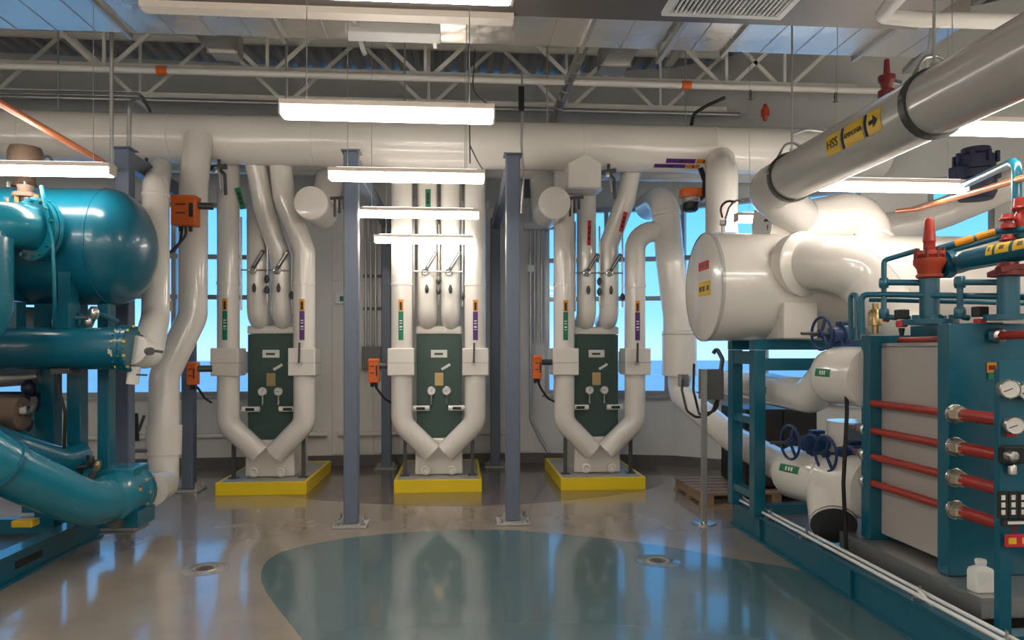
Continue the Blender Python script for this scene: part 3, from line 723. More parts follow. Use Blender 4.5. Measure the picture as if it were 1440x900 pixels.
# ================================================================== RIGHT CHILLER SKID
SX = 2.48
t = thing('chiller_skid', 'teal steel skid base and tall frame carrying the white tank', 'skid', (SX, 4.2, 0))
Y0, Y1 = 2.0, 6.36
MB().box((SX + 0.03, Y0, 0.02), (SX + 0.045, Y1, 0.205)).box((SX, Y0, 0), (SX + 0.13, Y1, 0.02)).box((SX, Y0, 0.205), (SX + 0.13, Y1, 0.225)).build('side_beam', 'teal', t, smooth=False)
MB().box((5.2, Y0, 0), (5.33, Y1, 0.225)).build('side_beam', 'teal', t, smooth=False)
for y in (Y1 - 0.10, 5.2, 4.9, 3.3, 2.2): MB().box((SX + 0.131, y, 0), (5.199, y + 0.10, 0.19)).build('cross_beam', 'teal', t, smooth=False)
for y in (5.72, 4.35, 3.0): MB().box((SX + 0.004, y, 0.02), (SX + 0.03, y + 0.015, 0.205)).build('stiffener', 'teal', t, smooth=False)
MB().box((SX + 0.131, Y0, 0.10), (5.199, Y1 - 0.11, 0.11)).build('deck_plate', 'dark_steel', t, smooth=False)
for x, y in ((2.47, 6.2), (2.47, 5.73), (4.6, 6.2), (4.6, 5.73)):
    MB().box((x - 0.05, y - 0.05, 0.226), (x + 0.05, y + 0.05, 1.60)).build('post', 'teal', t, bev=0.006, smooth=False)
for z, h in ((1.48, 0.11), (0.98, 0.06), (0.36, 0.06)):
    MB().box((2.43, 5.781, z), (2.51, 6.149, z + h)).build('frame_rail', 'teal', t, smooth=False)
MB().box((2.42, 5.68, 1.601), (4.65, 5.78, 1.68)).build('frame_rail', 'teal', t, smooth=False)
MB().box((2.42, 6.15, 1.601), (4.65, 6.25, 1.68)).build('frame_rail', 'teal', t, smooth=False)
MB().box((2.521, 5.69, 1.43), (4.549, 5.77, 1.53)).build('frame_rail', 'teal', t, smooth=False)
# twin white conduits along the skid edge
t = thing('conduit_pair', 'twin thin white conduits clamped along the teal skid edge', 'conduit', (SX + 0.05, 4.2, 0.226))
for k, x in enumerate((2.495, 2.558)):
    MB().tube([(x + 0.05, 6.42, 0.4), (x, 6.40, 0.28 + 0.012*k), (x, 6.2, 0.262), (x, Y0, 0.262)], 0.0115, 10, 0.06).build('conduit_tube', 'white_plastic', t)
for y in (5.6, 5.0, 3.72, 3.1):
    MB().box((2.475, y - 0.012, 0.226), (2.57, y + 0.012, 0.247)).build('clamp', 'steel', t, smooth=False)
    MB().lathe([(0.016, 0), (0.016, 0.03), (0.008, 0.035), (0.008, 0.06), (0, 0.06)], (2.523, y, 0.247), (0, 0, 1), 6).build('clamp_bolt', 'steel', t)
single(MB().tube([V((2.50, 3.70, 0.29)), P(1325, 868, 3.6), P(1336, 884, 3.52), P(1350, 908, 3.42), P(1362, 935, 3.3)], 0.011, 8, 0.2), 'white_cable', 'white_plastic', 'white cable drooping from the conduit clamp over the skid beam', 'cable')

# ---- white horizontal tank
TC = V((2.10, 6.0, 2.14)); TR = 0.462
t = thing('insulated_tank', 'large white insulated tank lying on the teal frame with two stickers', 'tank', V((3.6, 6.0, 1.68)))
MB().lathe([(0, 0.0), (TR - 0.02, 0.0), (TR, 0.012), (TR, 3.3), (TR - 0.05, 3.42), (0, 3.5)], TC, (1, 0, 0), 48).build('shell', 'jacket', t)
MB().lathe([(TR - 0.004, 0.0), (TR + 0.006, 0.004), (TR + 0.006, 0.03), (TR - 0.004, 0.034)], TC, (1, 0, 0), 48, False).build('end_band', 'jacket_grey', t)
MB().lathe([(TR - 0.004, 0.0), (TR + 0.004, 0.004), (TR + 0.004, 0.03), (TR - 0.004, 0.034)], TC + V((1.1, 0, 0)), (1, 0, 0), 48).build('jacket_band', 'jacket', t)
def cap_point(px, py):
    cx = (px - PXC)/FPX; cz = (HOR - py)/FPX
    dx, dy = cx*CT + ST, CT - cx*ST; s = (TC.x - 0.004)/dx
    return V((TC.x, dy*s, EYE + cz*s))
for (px, py, w_, h_, m_) in ((989, 374, 0.26, 0.075, 'sticker_red'), (990, 406, 0.29, 0.125, 'sticker_yellow')):
    q = cap_point(px, py)
    st = MB().bc(q, (0.006, w_, h_)).build('sticker', m_, t, smooth=False)
    for k in (-0.3, 0.05, 0.32): MB().bc(q + V((-0.004, w_*k, 0)), (0.003, w_*0.18, h_*0.35)).build('sticker_print', 'brown', st, smooth=False)
MB().box((2.60, 5.62, 1.69), (2.88, 5.92, 1.86)).build('saddle', 'jacket', t, bev=0.01, smooth=False)
MB().box((2.60, 5.52, 1.69), (2.88, 5.62, 1.98)).build('saddle', 'jacket', t, bev=0.01, smooth=False)
# nozzle on the tank front with flange and swept elbow
NZ = P(1128, 372, 5.56)
t = thing('tank_elbow', 'thick white elbow leaving the front of the white tank toward the right', 'pipe', NZ - V((0, 0, 0.25)))
MB().lathe([(0.2, -0.12), (0.255, -0.08), (0.265, 0.03), (0.22, 0.06)], NZ, V((0.35, -1, 0)), 30).build('collar', 'jacket', t)
e = P(1250, 440, 5.15)
MB().tube([NZ + V((0, 0.05, 0)), NZ + V((0.12, -0.20, -0.01)), NZ + V((0.36, -0.24, -0.12)), e, e + V((0.3, 0, -0.25))], 0.205, 26, 0.25, 9).build('pipe_run', 'jacket', t)

# ---- suspended grey pipe and what it feeds
HX_, HZ_ = 2.56, 2.93
t = thing('suspended_pipe', 'large grey insulated pipe hung on clamps with a yellow flow label', 'pipe', (HX_, 3.5, HZ_ - 0.18))
MB().tube([(HX_, 0.8, HZ_), (HX_, 5.74, HZ_), (HX_ + 0.40, 6.0, HZ_ - 0.18)], 0.178, 28, 0.24, 8).build('pipe_run', 'jacket_grey', t)
for y in (5.30, 3.66):
    MB().lathe([(0.176, -0.028), (0.192, -0.025), (0.192, 0.025), (0.176, 0.028)], (HX_, y, HZ_), (0, 1, 0), 28, False).build('clamp_ring', 'dark_steel', t)
    MB().cyl((HX_ - 0.0, y, HZ_ + 0.19), (HX_, y, FZ if y > 5 else 3.74), 0.008, 8).build('hanger_rod', 'galv', t)
    MB().lathe([(0.02, 0), (0.02, 0.03), (0, 0.03)], (HX_, y, HZ_ + 0.19), (0, 0, 1), 6).build('hanger_nut', 'steel', t)
    MB().tube([(HX_ - 0.19, y, HZ_ + 0.02), (HX_ - 0.02, y + 0.02, HZ_ + 0.30), (HX_ + 0.19, y, HZ_ + 0.16)], 0.010, 8, 0.08).build('hanger_strap', 'galv', t)
tr = thing('tank_riser', 'thick white elbow bending down onto the top of the white tank', 'pipe', P(1200, 390, 6.12))
MB().tube([(HX_ + 0.12, 6.12, HZ_ - 0.2), (HX_ + 0.55, 6.12, HZ_ - 0.21), P(1228, 298, 6.12), P(1200, 395, 6.12)], 0.215, 28, 0.26, 9).build('pipe_run', 'jacket', tr)
q0, q1 = P(1222, 330, 6.12), P(1212, 360, 6.12)
MB().lathe([(0.21, -0.02), (0.222, -0.015), (0.222, 0.015), (0.21, 0.02)], q0, q1 - q0, 28, False).build('jacket_band', 'jacket', tr)
# label bands on the side facing the room (angle 0 = -x), running along y
A0 = 0.08
def hgband(y0, y1, m_, a0=-0.36, a1=0.36):
    return MB().patch((HX_, 0, HZ_), (0, -1, 0), (-1, 0, 0), 0.178, A0 + a0, A0 + a1, -y1, -y0).build('label_band', m_, t)
hgband(4.29, 4.46, 'sticker_yellow'); hgband(4.04, 4.24, 'sticker_yellow'); hgband(3.86, 3.99, 'sticker_yellow')
hgband(4.255, 4.275, 'ink'); hgband(4.005, 4.025, 'ink')
ua, va, da = frame_of((0, -1, 0), (-1, 0, 0))
on = ua*math.cos(A0) + va*math.sin(A0)
up = on.cross(V((0, -1, 0))); up = up if up.z > 0 else -up
oo = V((HX_, 0, HZ_)) + on*0.184
text('HSS', 0.08, oo + V((0, 4.375, 0)), (0, -1, 0), up, 'ink', t)
text('AMMONIA', 0.042, oo + V((0, 4.14, 0)), (0, -1, 0), up, 'ink', t)
q = oo + V((0, 3.925, 0))
MB().prism([q + V((0, 0.042, 0)) + up*0.012, q + up*0.012, q + up*0.036, q + V((0, -0.042, 0)), q - up*0.036, q - up*0.012, q + V((0, 0.042, 0)) - up*0.012], on*0.002).build('arrow', 'ink', t, smooth=False)

# ---- process pipes between frame and heat exchanger
def wide_sticker(t, o, axis, r, a, h0, h1, ref=(0, 0, 1), ha=0.18):
    s = MB().patch(o, axis, ref, r, a - ha, a + ha, h0, h1).build('pipe_label', 'sticker_green', t)
    for k in (0.32, 0.48, 0.62):
        hh = h0 + (h1 - h0)*k
        MB().patch(o, axis, ref, r + 0.003, a - ha*0.5, a + ha*0.5, hh, hh + (h1 - h0)*0.08, 0.002, 3).build('label_print', 'gauge_face', s)
a1, a2, a3, a4 = V((2.74, 6.95, 1.27)), V((2.74, 5.35, 1.24)), P(1172, 528, 5.05), P(1226, 532, 4.70)
t = pipe('white pipe bending up into the rear of the right teal heat exchanger', [a1, a2, a3 + V((-0.02, 0.02, 0))], 0.14, 0.25, n=20)
MB().lathe([(0.13, -0.10), (0.19, -0.03), (0.215, 0.05), (0.215, (a4-a3).length), (0.18, (a4-a3).length + 0.01)], a3, a4 - a3, 28).build('reducer', 'jacket', t)
wide_sticker(t, a1, a2 - a1, 0.14, 0.0, 0.93, 1.10, ref=(-1, -0.35, 0.05))
wide_sticker(t, a3, a4 - a3, 0.215, 0.0, 0.06, 0.20, ref=(-1, -0.9, 0.15), ha=0.13)
b1, b2 = V((2.70, 5.63, 0.61)), V((2.93, 4.70, 0.62))
t = thing('strainer_body', 'fat white insulated strainer with a slanted leg above the skid', 'strainer', (2.8, 5.2, 0.12))
MB().lathe([(0.12, -0.02), (0.185, 0.0), (0.21, 0.05), (0.21, 0.46), (0.20, 0.47), (0.20, 0.53), (0.222, 0.54), (0.222, 0.88), (0.12, 0.92)], b1, b2 - b1, 30).build('body', 'jacket', t)
wide_sticker(t, b1, b2 - b1, 0.21, 0.0, 0.13, 0.34, ref=(-1, -0.55, 0.35), ha=0.14)
sa = b1 + (b2 - b1)*0.42
sb = P(1172, 738, 4.85)
MB().tube([sa, sb], [0.155, 0.16], 24).build('leg', 'jacket', t)
sd = (sb - sa).normalized()
MB().lathe([(0.0, 0.004), (0.13, 0.004), (0.155, 0.0), (0.16, -0.02), (0.16, -0.03)], sb + sd*0.006, sd, 24).build('end_cap', 'dark_steel', t)
t = pipe('upright white pipe seen behind the lower blue hand wheels', [(3.05, 5.3, 1.05), (3.05, 5.3, 0.5)], 0.19, n=20)
single(MB().box((2.86, 5.05, 0.86), (2.98, 5.1, 1.05)), 'control_box', 'galv', 'small grey box fixed between the upright white pipe and blue valves', 'box', bev=0.008)

# ---- blue hand wheel valves
def handwheel(px, py, Y, rad, bx, by, label, stem_px=None):
    c = P(px, py, Y)
    t = thing('handwheel_valve', label, 'valve', c - V((0, 0, rad)), 'blue hand wheel valves')
    ax = V((1, 0.10, 0)).normalized()
    wh = MB().torus(c, ax, rad, 0.0105, 28, 8).build('wheel_rim', 'blue_valve', t)
    u, v, d = frame_of(ax)
    for k in range(3):
        a = 2*PI*k/3 + 0.4; e_ = u*math.cos(a) + v*math.sin(a)
        MB().bar(c, c + e_*rad, 0.022, 0.012, d).build('spoke', 'blue_valve', wh, smooth=False)
    MB().cyl(c - ax*0.02, c + ax*0.02, 0.03, 12).build('hub', 'blue_valve', t)
    b = P(bx, by, Y + 0.02)
    MB().cyl(c - ax*(0.16 if stem_px else 0.03), V((b.x, b.y, c.z)), 0.012, 10).build('stem', 'dark_steel', t)
    MB().lathe([(0.04, -0.10), (0.06, -0.09), (0.065, -0.03), (0.085, -0.02), (0.085, 0.02), (0.065, 0.03), (0.06, 0.1), (0.03, 0.12)], V((b.x, b.y, c.z - 0.01)), ax, 16).build('bonnet', 'blue_valve', t)
    MB().bc(V((b.x + 0.02, b.y, c.z - 0.09)), (0.12, 0.12, 0.10)).build('valve_body', 'blue_valve', t, bev=0.012, smooth=False)
    MB().bc(V((b.x + 0.02, b.y, c.z + 0.075)), (0.10, 0.08, 0.03)).build('gear_cover', 'blue_valve', t, bev=0.008, smooth=False)
handwheel(1155, 469, 5.0, 0.118, 1184, 475, 'upper blue hand wheel valve beside the teal tubing', 1125)
handwheel(1111, 622, 5.25, 0.128, 1145, 636, 'left one of the two lower blue hand wheel valves', 1088)
handwheel(1161, 638, 5.0, 0.128, 1196, 646, 'right one of the two lower blue hand wheel valves, by the black hose')
# black hose with cock
t = thing('drain_hose', 'thin black hose hanging from a small brass cock in front of the white pipe', 'hose', P(1188, 770, 4.70))
MB().tube([P(1190, 545, 4.72), P(1191, 580, 4.72), P(1186, 680, 4.70), P(1190, 772, 4.68)], 0.014, 8, 0.6).build('hose', 'black', t)
MB().lathe([(0.015, 0), (0.02, 0.02), (0.028, 0.03), (0.028, 0.08), (0.02, 0.09), (0.02, 0.11), (0, 0.11)], P(1190, 546, 4.72), (0, 0, 1), 10).build('cock', 'nut', t)
MB().bar(P(1186, 531, 4.70), P(1203, 527, 4.70), 0.018, 0.012, (0, 1, 0)).build('cock_handle', 'red_dark', t, smooth=False)

# ---- disconnect box on its stand, with cables
p = PZ(990, 736, 0)
t = thing('control_stand', 'grey electrical box on a thin steel stand before the white wall', 'electrical box', p)
MB().lathe([(0, 0), (0.11, 0), (0.11, 0.012), (0.03, 0.016), (0.03, 0.03), (0.022, 0.03)], p, (0, 0, 1), 20).build('foot', 'steel', t)
MB().box(p + V((-0.022, -0.022, 0.02)), p + V((0.022, 0.022, 1.42))).build('post', 'galv', t, smooth=False)
MB().box(p + V((0.0, 0.025, 1.14)), p + V((0.20, 0.16, 1.42))).build('box', 'grey_paint', t, bev=0.008, smooth=False)
MB().box(p + V((0.015, 0.016, 1.16)), p + V((0.185, 0.0245, 1.40))).build('box_door', 'grey_paint', t, bev=0.004, smooth=False)
for s_, k in ((960, 0), (976, 1)):
    MB().tube([P(s_, 528 if k == 0 else 512, 7.0), P(s_ - 1, 548, 6.9), P(s_ + 6, 578, 6.7), P(980 + 4*k, 588 - 4*k, 6.5), P(1000 + 8*k, 583 - 6*k, 6.46), P(1008 + 2*k, 562, 6.46)], 0.013, 8, 0.12).build('cable', 'black', t)
MB().bc(P(961, 535, 7.0), (0.09, 0.08, 0.13)).build('junction_box', 'galv', t, bev=0.006, smooth=False)
MB().tube([P(1003, 497, 6.5), P(1008, 490, 6.5), P(1016, 505, 6.45), P(1014, 520, 6.45)], 0.02, 8, 0.05).build('conduit_elbow', 'dark_steel', t)
# black cabinet and pallets behind the frame
t = thing('black_cabinet', 'black metal cabinet standing behind the teal frame legs', 'cabinet', (3.35, 7.45, 0.16))
MB().box((2.98, 7.2, 0.16), (3.75, 7.9, 0.98)).build('body', 'black', t, bev=0.01, smooth=False)
MB().box((3.0, 7.185, 0.18), (3.36, 7.199, 0.96)).build('door', 'black', t, bev=0.004, smooth=False)
MB().box((3.38, 7.185, 0.18), (3.73, 7.199, 0.96)).build('door', 'black', t, bev=0.004, smooth=False)
t = thing('wooden_pallet', 'weathered wooden pallet on the floor under the black cabinet', 'pallet', (3.2, 7.55, 0))
for k in range(6): MB().box((2.47, 7.06 + k*0.17, 0.117), (3.95, 7.18 + k*0.17, 0.14)).build('deck_board', 'wood', t, smooth=False)
for x in (2.49, 3.2, 3.83): MB().box((x, 7.06, 0.025), (x + 0.1, 8.03, 0.116)).build('stringer', 'wood', t, smooth=False)
for k in range(3): MB().box((2.47, 7.06 + k*0.42, 0), (3.95, 7.18 + k*0.42, 0.024)).build('bottom_board', 'wood', t, smooth=False)

# ================================================================== TEAL PLATE HEAT EXCHANGER
t = thing('frame_heat_exchanger', 'big teal plate heat exchanger with grey side cover and red tie bars', 'heat exchanger', (3.1, 4.2, 0.29))
MB().box((2.76, 4.60, 0.32), (3.45, 4.70, 1.70)).build('rear_plate', 'teal', t, bev=0.008, smooth=False)
MB().box((2.76, 3.82, 0.32), (3.55, 3.92, 1.75)).build('front_plate', 'teal', t, bev=0.008, smooth=False)
MB().box((2.84, 3.921, 0.36), (3.38, 4.599, 1.62)).build('plate_cover', 'plate_cover', t, bev=0.012, smooth=False)
MB().box((2.838, 3.94, 1.622), (3.36, 4.58, 1.645)).build('cover_lid', 'galv', t, smooth=False)
MB().box((3.05, 3.90, 1.66), (3.15, 4.599, 1.76)).build('carrying_bar', 'teal', t, smooth=False)
zr = [1.24, 1.055, 0.88, 0.70]
for z in zr:
    x = 2.79
    rd = MB().cyl((x, 3.90, z), (x, 4.80, z), 0.024, 12).build('tie_bar', 'red', t)
    MB().lathe([(0.0, 0), (0.03, 0), (0.034, 0.02), (0.034, 0.38), (0.03, 0.40), (0, 0.40)], (x, 3.80, z), (0, -1, 0), 14).build('bar_sleeve', 'red', rd)
    MB().lathe([(0.055, 0), (0.055, 0.012), (0.05, 0.014), (0.05, 0.02)], (x, 3.818, z), (0, -1, 0), 18).build('washer', 'steel', rd)
    MB().lathe([(0.0, 0), (0.046, 0), (0.046, 0.05), (0.036, 0.06), (0.036, 0.085), (0, 0.085)], (x, 3.80, z), (0, -1, 0), 6).build('nut', 'nut', rd)
    MB().lathe([(0.0, 0), (0.04, 0), (0.04, 0.015), (0.034, 0.017), (0.034, 0.06), (0.022, 0.07), (0.022, 0.12), (0, 0.12)], (x, 4.702, z), (0, 1, 0), 6).build('nut', 'steel', rd)
    MB().lathe([(0.0, 0), (0.05, 0), (0.05, 0.02), (0.04, 0.03)], (x, 4.70, z), (0, -1, 0), 12).build('washer', 'steel', rd)
for zz, x in ((1.665, 2.98),):
    MB().cyl((x, 3.92, zz), (x, 4.60, zz), 0.02, 12).build('tie_bar', 'red', t)
MB().cyl((3.02, 3.80, 1.68), (3.02, 3.55, 1.68), 0.024, 12).build('tie_bar', 'red', t)
MB().lathe([(0, 0), (0.045, 0), (0.045, 0.04), (0.03, 0.05), (0, 0.05)], (3.02, 3.80, 1.68), (0, -1, 0), 6).build('nut', 'steel', t)
q = P(1394, 517, 3.818)
st = MB().box((q.x - 0.028, 3.812, q.z - 0.028), (q.x + 0.028, 3.819, q.z + 0.03)).build('warning_sticker', 'sticker_orange', t, smooth=False)
MB().box((q.x - 0.02, 3.809, q.z - 0.012), (q.x + 0.02, 3.8115, q.z + 0.014)).build('sticker_print', 'red_dark', st, smooth=False)
MB().box((q.x - 0.022, 3.812, q.z - 0.065), (q.x + 0.026, 3.819, q.z - 0.032)).build('green_sticker', 'sticker_green', t, smooth=False)
t = thing('drip_tray', 'long grey steel tray under the teal heat exchanger', 'tray', (3.1, 4.2, 0.21))
MB().box((2.69, 3.48, 0.292), (3.6, 4.85, 0.318)).build('tray_plate', 'galv', t, smooth=False)
MB().box((2.69, 3.48, 0.21), (2.70, 4.85, 0.291)).build('tray_side', 'galv', t, smooth=False)
MB().box((2.70, 3.48, 0.21), (3.6, 3.49, 0.291)).build('tray_side', 'galv', t, smooth=False)
for y in (3.6, 4.7): MB().box((2.72, y, 0.111), (3.55, y + 0.08, 0.209)).build('tray_foot', 'dark_steel', t, smooth=False)
# white bottle
c = V((2.765, 3.58, 0.319))
t = thing('plastic_bottle', 'white plastic bottle with a screw cap standing on the grey tray', 'bottle', c)
def rrect(hx, hy, z, r=0.014, k=4):
    out = []
    for sx, sy, a0 in ((1, 1, 0), (-1, 1, PI/2), (-1, -1, PI), (1, -1, 1.5*PI)):
        for j in range(k + 1):
            a = a0 + PI/2*j/k; out.append(c + V((sx*(hx - r) + r*math.cos(a), sy*(hy - r) + r*math.sin(a), z)))
    return out
mb = MB(); rows = [rrect(.05, .034, 0), rrect(.055, .04, .006), rrect(.055, .04, .105), rrect(.05, .035, .122), rrect(.024, .024, .136, .023), rrect(.022, .022, .142, .021)]
nn = len(rows[0]); vs = [p_ for r_ in rows for p_ in r_]; fs = [tuple(range(nn - 1, -1, -1)), tuple((len(rows)-1)*nn + k for k in range(nn))]
for i in range(len(rows) - 1):
    for k in range(nn): fs.append((i*nn + k, i*nn + (k+1) % nn, (i+1)*nn + (k+1) % nn, (i+1)*nn + k))
mb.add(vs, fs).build('bottle_body', 'white_plastic', t)
MB().lathe([(0.026, 0), (0.028, 0.003), (0.028, 0.022), (0.025, 0.026), (0, 0.026)], c + V((0, 0, 0.143)), (0, 0, 1), 20).build('bottle_cap', 'white_plastic', t)
# instrument panel
t = thing('gauge_panel', 'teal instrument panel post with pressure gauges and black labels', 'instrument panel', (2.75, 3.3, 0.12))
MB().box((2.645, 3.30, 0.74), (3.25, 3.32, 1.545)).build('panel', 'teal', t, bev=0.004, smooth=False)
MB().box((2.665, 3.321, 0.112), (2.725, 3.36, 1.50)).build('post', 'teal', t, smooth=False)
MB().box((3.15, 3.321, 0.112), (3.21, 3.36, 1.50)).build('post', 'teal', t, smooth=False)
for px, py, r in ((1421, 547, 0.048), (1428, 598, 0.046), (1446, 550, 0.046)):
    q = P(px, py, 3.27); gauge(t, (q.x, 3.299, q.z), (-0.35, -1, 0), r, th=0.06, needle=2.0)
q = P(1428, 640, 3.25)
MB().bc((q.x + 0.01, 3.275, q.z), (0.13, 0.05, 0.085)).build('solenoid', 'black', t, bev=0.006, smooth=False)
MB().lathe([(0.02, 0), (0.025, 0.01), (0.025, 0.05), (0.012, 0.06), (0, 0.06)], (q.x - 0.045, 3.25, q.z), (0, -1, 0), 12).build('fitting', 'steel', t)
MB().lathe([(0.012, 0), (0.02, 0.01), (0.02, 0.05), (0, 0.055)], (q.x - 0.0, 3.27, q.z - 0.045), (0, 0, -1), 12).build('fitting', 'steel', t)
q = P(1424, 610, 3.29); MB().bc((q.x, 3.295, q.z), (0.055, 0.008, 0.03)).build('red_tag', 'sticker_red', t, smooth=False)
q = P(1422, 712, 3.28)
for k in range(3):
    bl = MB().bc((q.x - 0.035 + 0.052*k, 3.292, q.z + 0.005), (0.048, 0.014, 0.13)).build('label_plate', 'ink', t, smooth=False)
    for j in range(3): MB().bc((q.x - 0.037 + 0.052*k, 3.284, q.z + 0.042 - 0.036*j), (0.02, 0.002, 0.024)).build('label_print', 'ink_white', bl, smooth=False)
bl = MB().bc((q.x + 0.03, 3.291, q.z - 0.082), (0.14, 0.014, 0.03)).build('label_plate', 'ink', t, smooth=False)
MB().bc((q.x + 0.03, 3.283, q.z - 0.082), (0.09, 0.002, 0.014)).build('label_print', 'ink_white', bl, smooth=False)
q = P(1430, 761, 3.28)
bl = MB().bc((q.x + 0.02, 3.291, q.z), (0.14, 0.014, 0.058)).build('label_plate', 'sticker_red', t, smooth=False)
for j in (-0.04, 0.03): MB().bc((q.x + 0.02 + j, 3.283, q.z), (0.04, 0.002, 0.03)).build('label_print', 'sticker_yellow', bl, smooth=False)

# ================================================================== TEAL VALVE PIPING ABOVE THE HEAT EXCHANGER
def tealtube(label, pts, r, R=0.05, name='teal_pipe', mat_='teal', knobs=()):
    pts = [V(p_) for p_ in pts]
    t = thing(name, label, 'pipe', V((pts[0].x, pts[0].y, min(p_.z for p_ in pts) - r)), 'teal tubing over the heat exchanger')
    MB().tube(pts, r, 12, R).build('tube_run', mat_, t)
    for kx in knobs:
        MB().lathe([(0, -r*1.9), (r*1.5, -r*1.9), (r*1.8, -r), (r*1.8, r), (r*1.5, r*1.9), (0, r*1.9)], kx, (0, 0, 1), 12).build('union', mat_, t)
    return t
yv = 4.2
t = thing('stop_valve', 'upright teal pipe with a red stop valve and tall red stem', 'valve', P(1307, 463, yv))
zb_ = P(1307, 452, yv); zt_ = P(1307, 392, yv)
MB().lathe([(0.0, 0), (0.16, 0), (0.16, 0.03), (0.15, 0.032), (0.06, 0.034), (0.056, 0.05)], (zb_.x, yv, zb_.z - 0.02), (0, 0, 1), 24).build('flange', 'teal', t)
for k in range(6):
    a = PI*k/3 + 0.3
    MB().lathe([(0, 0), (0.022, 0), (0.022, 0.025), (0, 0.025)], (zb_.x + 0.12*math.cos(a), yv + 0.12*math.sin(a), zb_.z + 0.012), (0, 0, 1), 6).build('flange_bolt', 'teal', t)
MB().cyl((zb_.x, yv, zb_.z + 0.02), (zb_.x, yv, zt_.z), 0.056, 20).build('pipe_run', 'teal', t)
h = P(1307, 352, yv).z
MB().lathe([(0.06, 0), (0.075, 0.01), (0.075, 0.025), (0.065, 0.03), (0.07, 0.06), (0.09, 0.09), (0.09, h - zt_.z - 0.055), (0.07, h - zt_.z - 0.045), (0.085, h - zt_.z - 0.03), (0.085, h - zt_.z - 0.01), (0.03, h - zt_.z)], (zb_.x, yv, zt_.z), (0, 0, 1), 22).build('valve_body', 'red_valve', t)
MB().lathe([(0.034, 0), (0.034, 0.05), (0.038, 0.055), (0.036, 0.08), (0.026, 0.19), (0.018, 0.20), (0, 0.205)], (zb_.x, yv, h), (0, 0, 1), 14).build('stem_cap', 'red', t)
for k in range(8):
    a = PI*k/4
    MB().lathe([(0, -0.03), (0.013, -0.03), (0.013, 0.03), (0, 0.03)], (zb_.x + 0.076*math.cos(a), yv + 0.076*math.sin(a), h - 0.02), (0, 0, 1), 6).build('bonnet_bolt', 'red_dark', t)
va_ = P(1330, 372, yv); vb_ = P(1470, 345, 3.6)
t = thing('teal_pipe', 'thick teal pipe with yellow labels leaving the red stop valve', 'pipe', va_ - V((0, 0, 0.06)))
MB().tube([va_ - V((0.03, 0, 0)), va_ + V((0.07, 0, 0)), va_ + (vb_ - va_)*0.22, vb_, vb_ + (vb_ - va_)*1.3], 0.062, 18, 0.06).build('tube_run', 'teal', t)
MB().lathe([(0.05, 0), (0.085, 0), (0.085, 0.05), (0.05, 0.05)], va_ - V((0.02, 0, 0)), (1, 0, 0), 18).build('flange', 'teal', t)
dd = (vb_ - va_).normalized(); LL = (vb_ - va_).length
u_, v_, _ = frame_of(dd, (-0.5, -1, 0.2))
for h0, h1 in ((0.52, 0.58), (0.61, 0.74), (0.78, 0.92)):
    st = MB().patch(va_ + (vb_ - va_)*0.0, dd, (-0.4, -1, 0.35), 0.062, -0.55, 0.55, h0*LL, h1*LL).build('pipe_label', 'sticker_yellow', t)
    MB().patch(va_, dd, (-0.4, -1, 0.35), 0.0655, -0.2, 0.2, (h0*0.7 + h1*0.3)*LL, (h0*0.35 + h1*0.65)*LL, 0.002).build('label_print', 'brown', st)
yw = 3.75
t = thing('stop_valve', 'second teal stub pipe with a dark red valve at the right edge', 'valve', P(1420, 452, yw))
q = P(1418, 450, yw)
MB().lathe([(0, 0), (0.12, 0), (0.12, 0.03), (0.055, 0.034), (0.055, 0.24), (0, 0.24)], (q.x, yw, q.z), (0, 0, 1), 20).build('pipe_run', 'teal', t)
MB().lathe([(0.05, 0), (0.10, 0.005), (0.10, 0.03), (0.06, 0.05), (0.05, 0.08), (0, 0.08)], (q.x, yw, q.z + 0.24), (0, 0, 1), 20).build('valve_body', 'red_dark', t)
MB().bar((q.x - 0.1, yw - 0.05, q.z + 0.275), (q.x + 0.1, yw - 0.07, q.z + 0.30), 0.05, 0.03).build('valve_yoke', 'red_dark', t, smooth=False)
tealtube('long thin teal tube crossing in front of both valve stubs', [P(1212, 470, 4.45), P(1211, 414, 4.45), P(1250, 414, 4.35), P(1460, 418, 3.75), P(1650, 424, 3.4)], 0.020, 0.04)
tealtube('lower of the two level teal tubes behind the red stop valve', [P(1222, 421.5, 4.55), P(1460, 427, 4.1), P(1650, 432, 3.8)], 0.015)
tealtube('upright teal tube at the rear left corner of the heat exchanger', [P(1197, 478, 4.6), P(1196, 416, 4.6), P(1204, 412, 4.55), P(1206, 478, 4.5)], 0.016, 0.03)
tealtube('teal tube with unions rising beside the red stop valve', [P(1262, 447, 4.3), P(1243, 445, 4.35), P(1243, 366, 4.4), P(1290, 352, 4.3)], 0.017, 0.03, knobs=(P(1243, 398, 4.37), P(1243, 441, 4.35)))
tealtube('short teal tube joining the stop valve stub', [P(1246, 397, 4.36), P(1296, 397.5, 4.25)], 0.02)
tealtube('teal tube with unions between the two valve stubs', [P(1362, 447, 4.0), P(1350, 445, 4.0), P(1350, 397, 4.0), P(1408, 397, 3.85)], 0.018, 0.03, knobs=(P(1350, 397, 4.0), P(1350, 440, 4.0)))
t = tealtube('upper pair tube, thin teal, running right past the red stem with orange bands', [P(1318, 350, 4.3), P(1404, 325, 4.1), P(1450, 322, 3.9), P(1700, 318, 3.5)], 0.020, 0.06)
for f_ in (0.45, 0.8):
    q = P(1318, 350, 4.3).lerp(P(1404, 325, 4.1), f_)
    MB().lathe([(0.019, -0.05), (0.0235, -0.05), (0.0235, 0.05), (0.019, 0.05)], q, P(1404, 325, 4.1) - P(1318, 350, 4.3), 12).build('colour_band', 'sticker_orange', t)
tealtube('lower pair tube, thin teal, running right past the red stem', [P(1322, 357, 4.3), P(1404, 334, 4.1), P(1450, 331, 3.9), P(1700, 327, 3.5)], 0.017, 0.06)
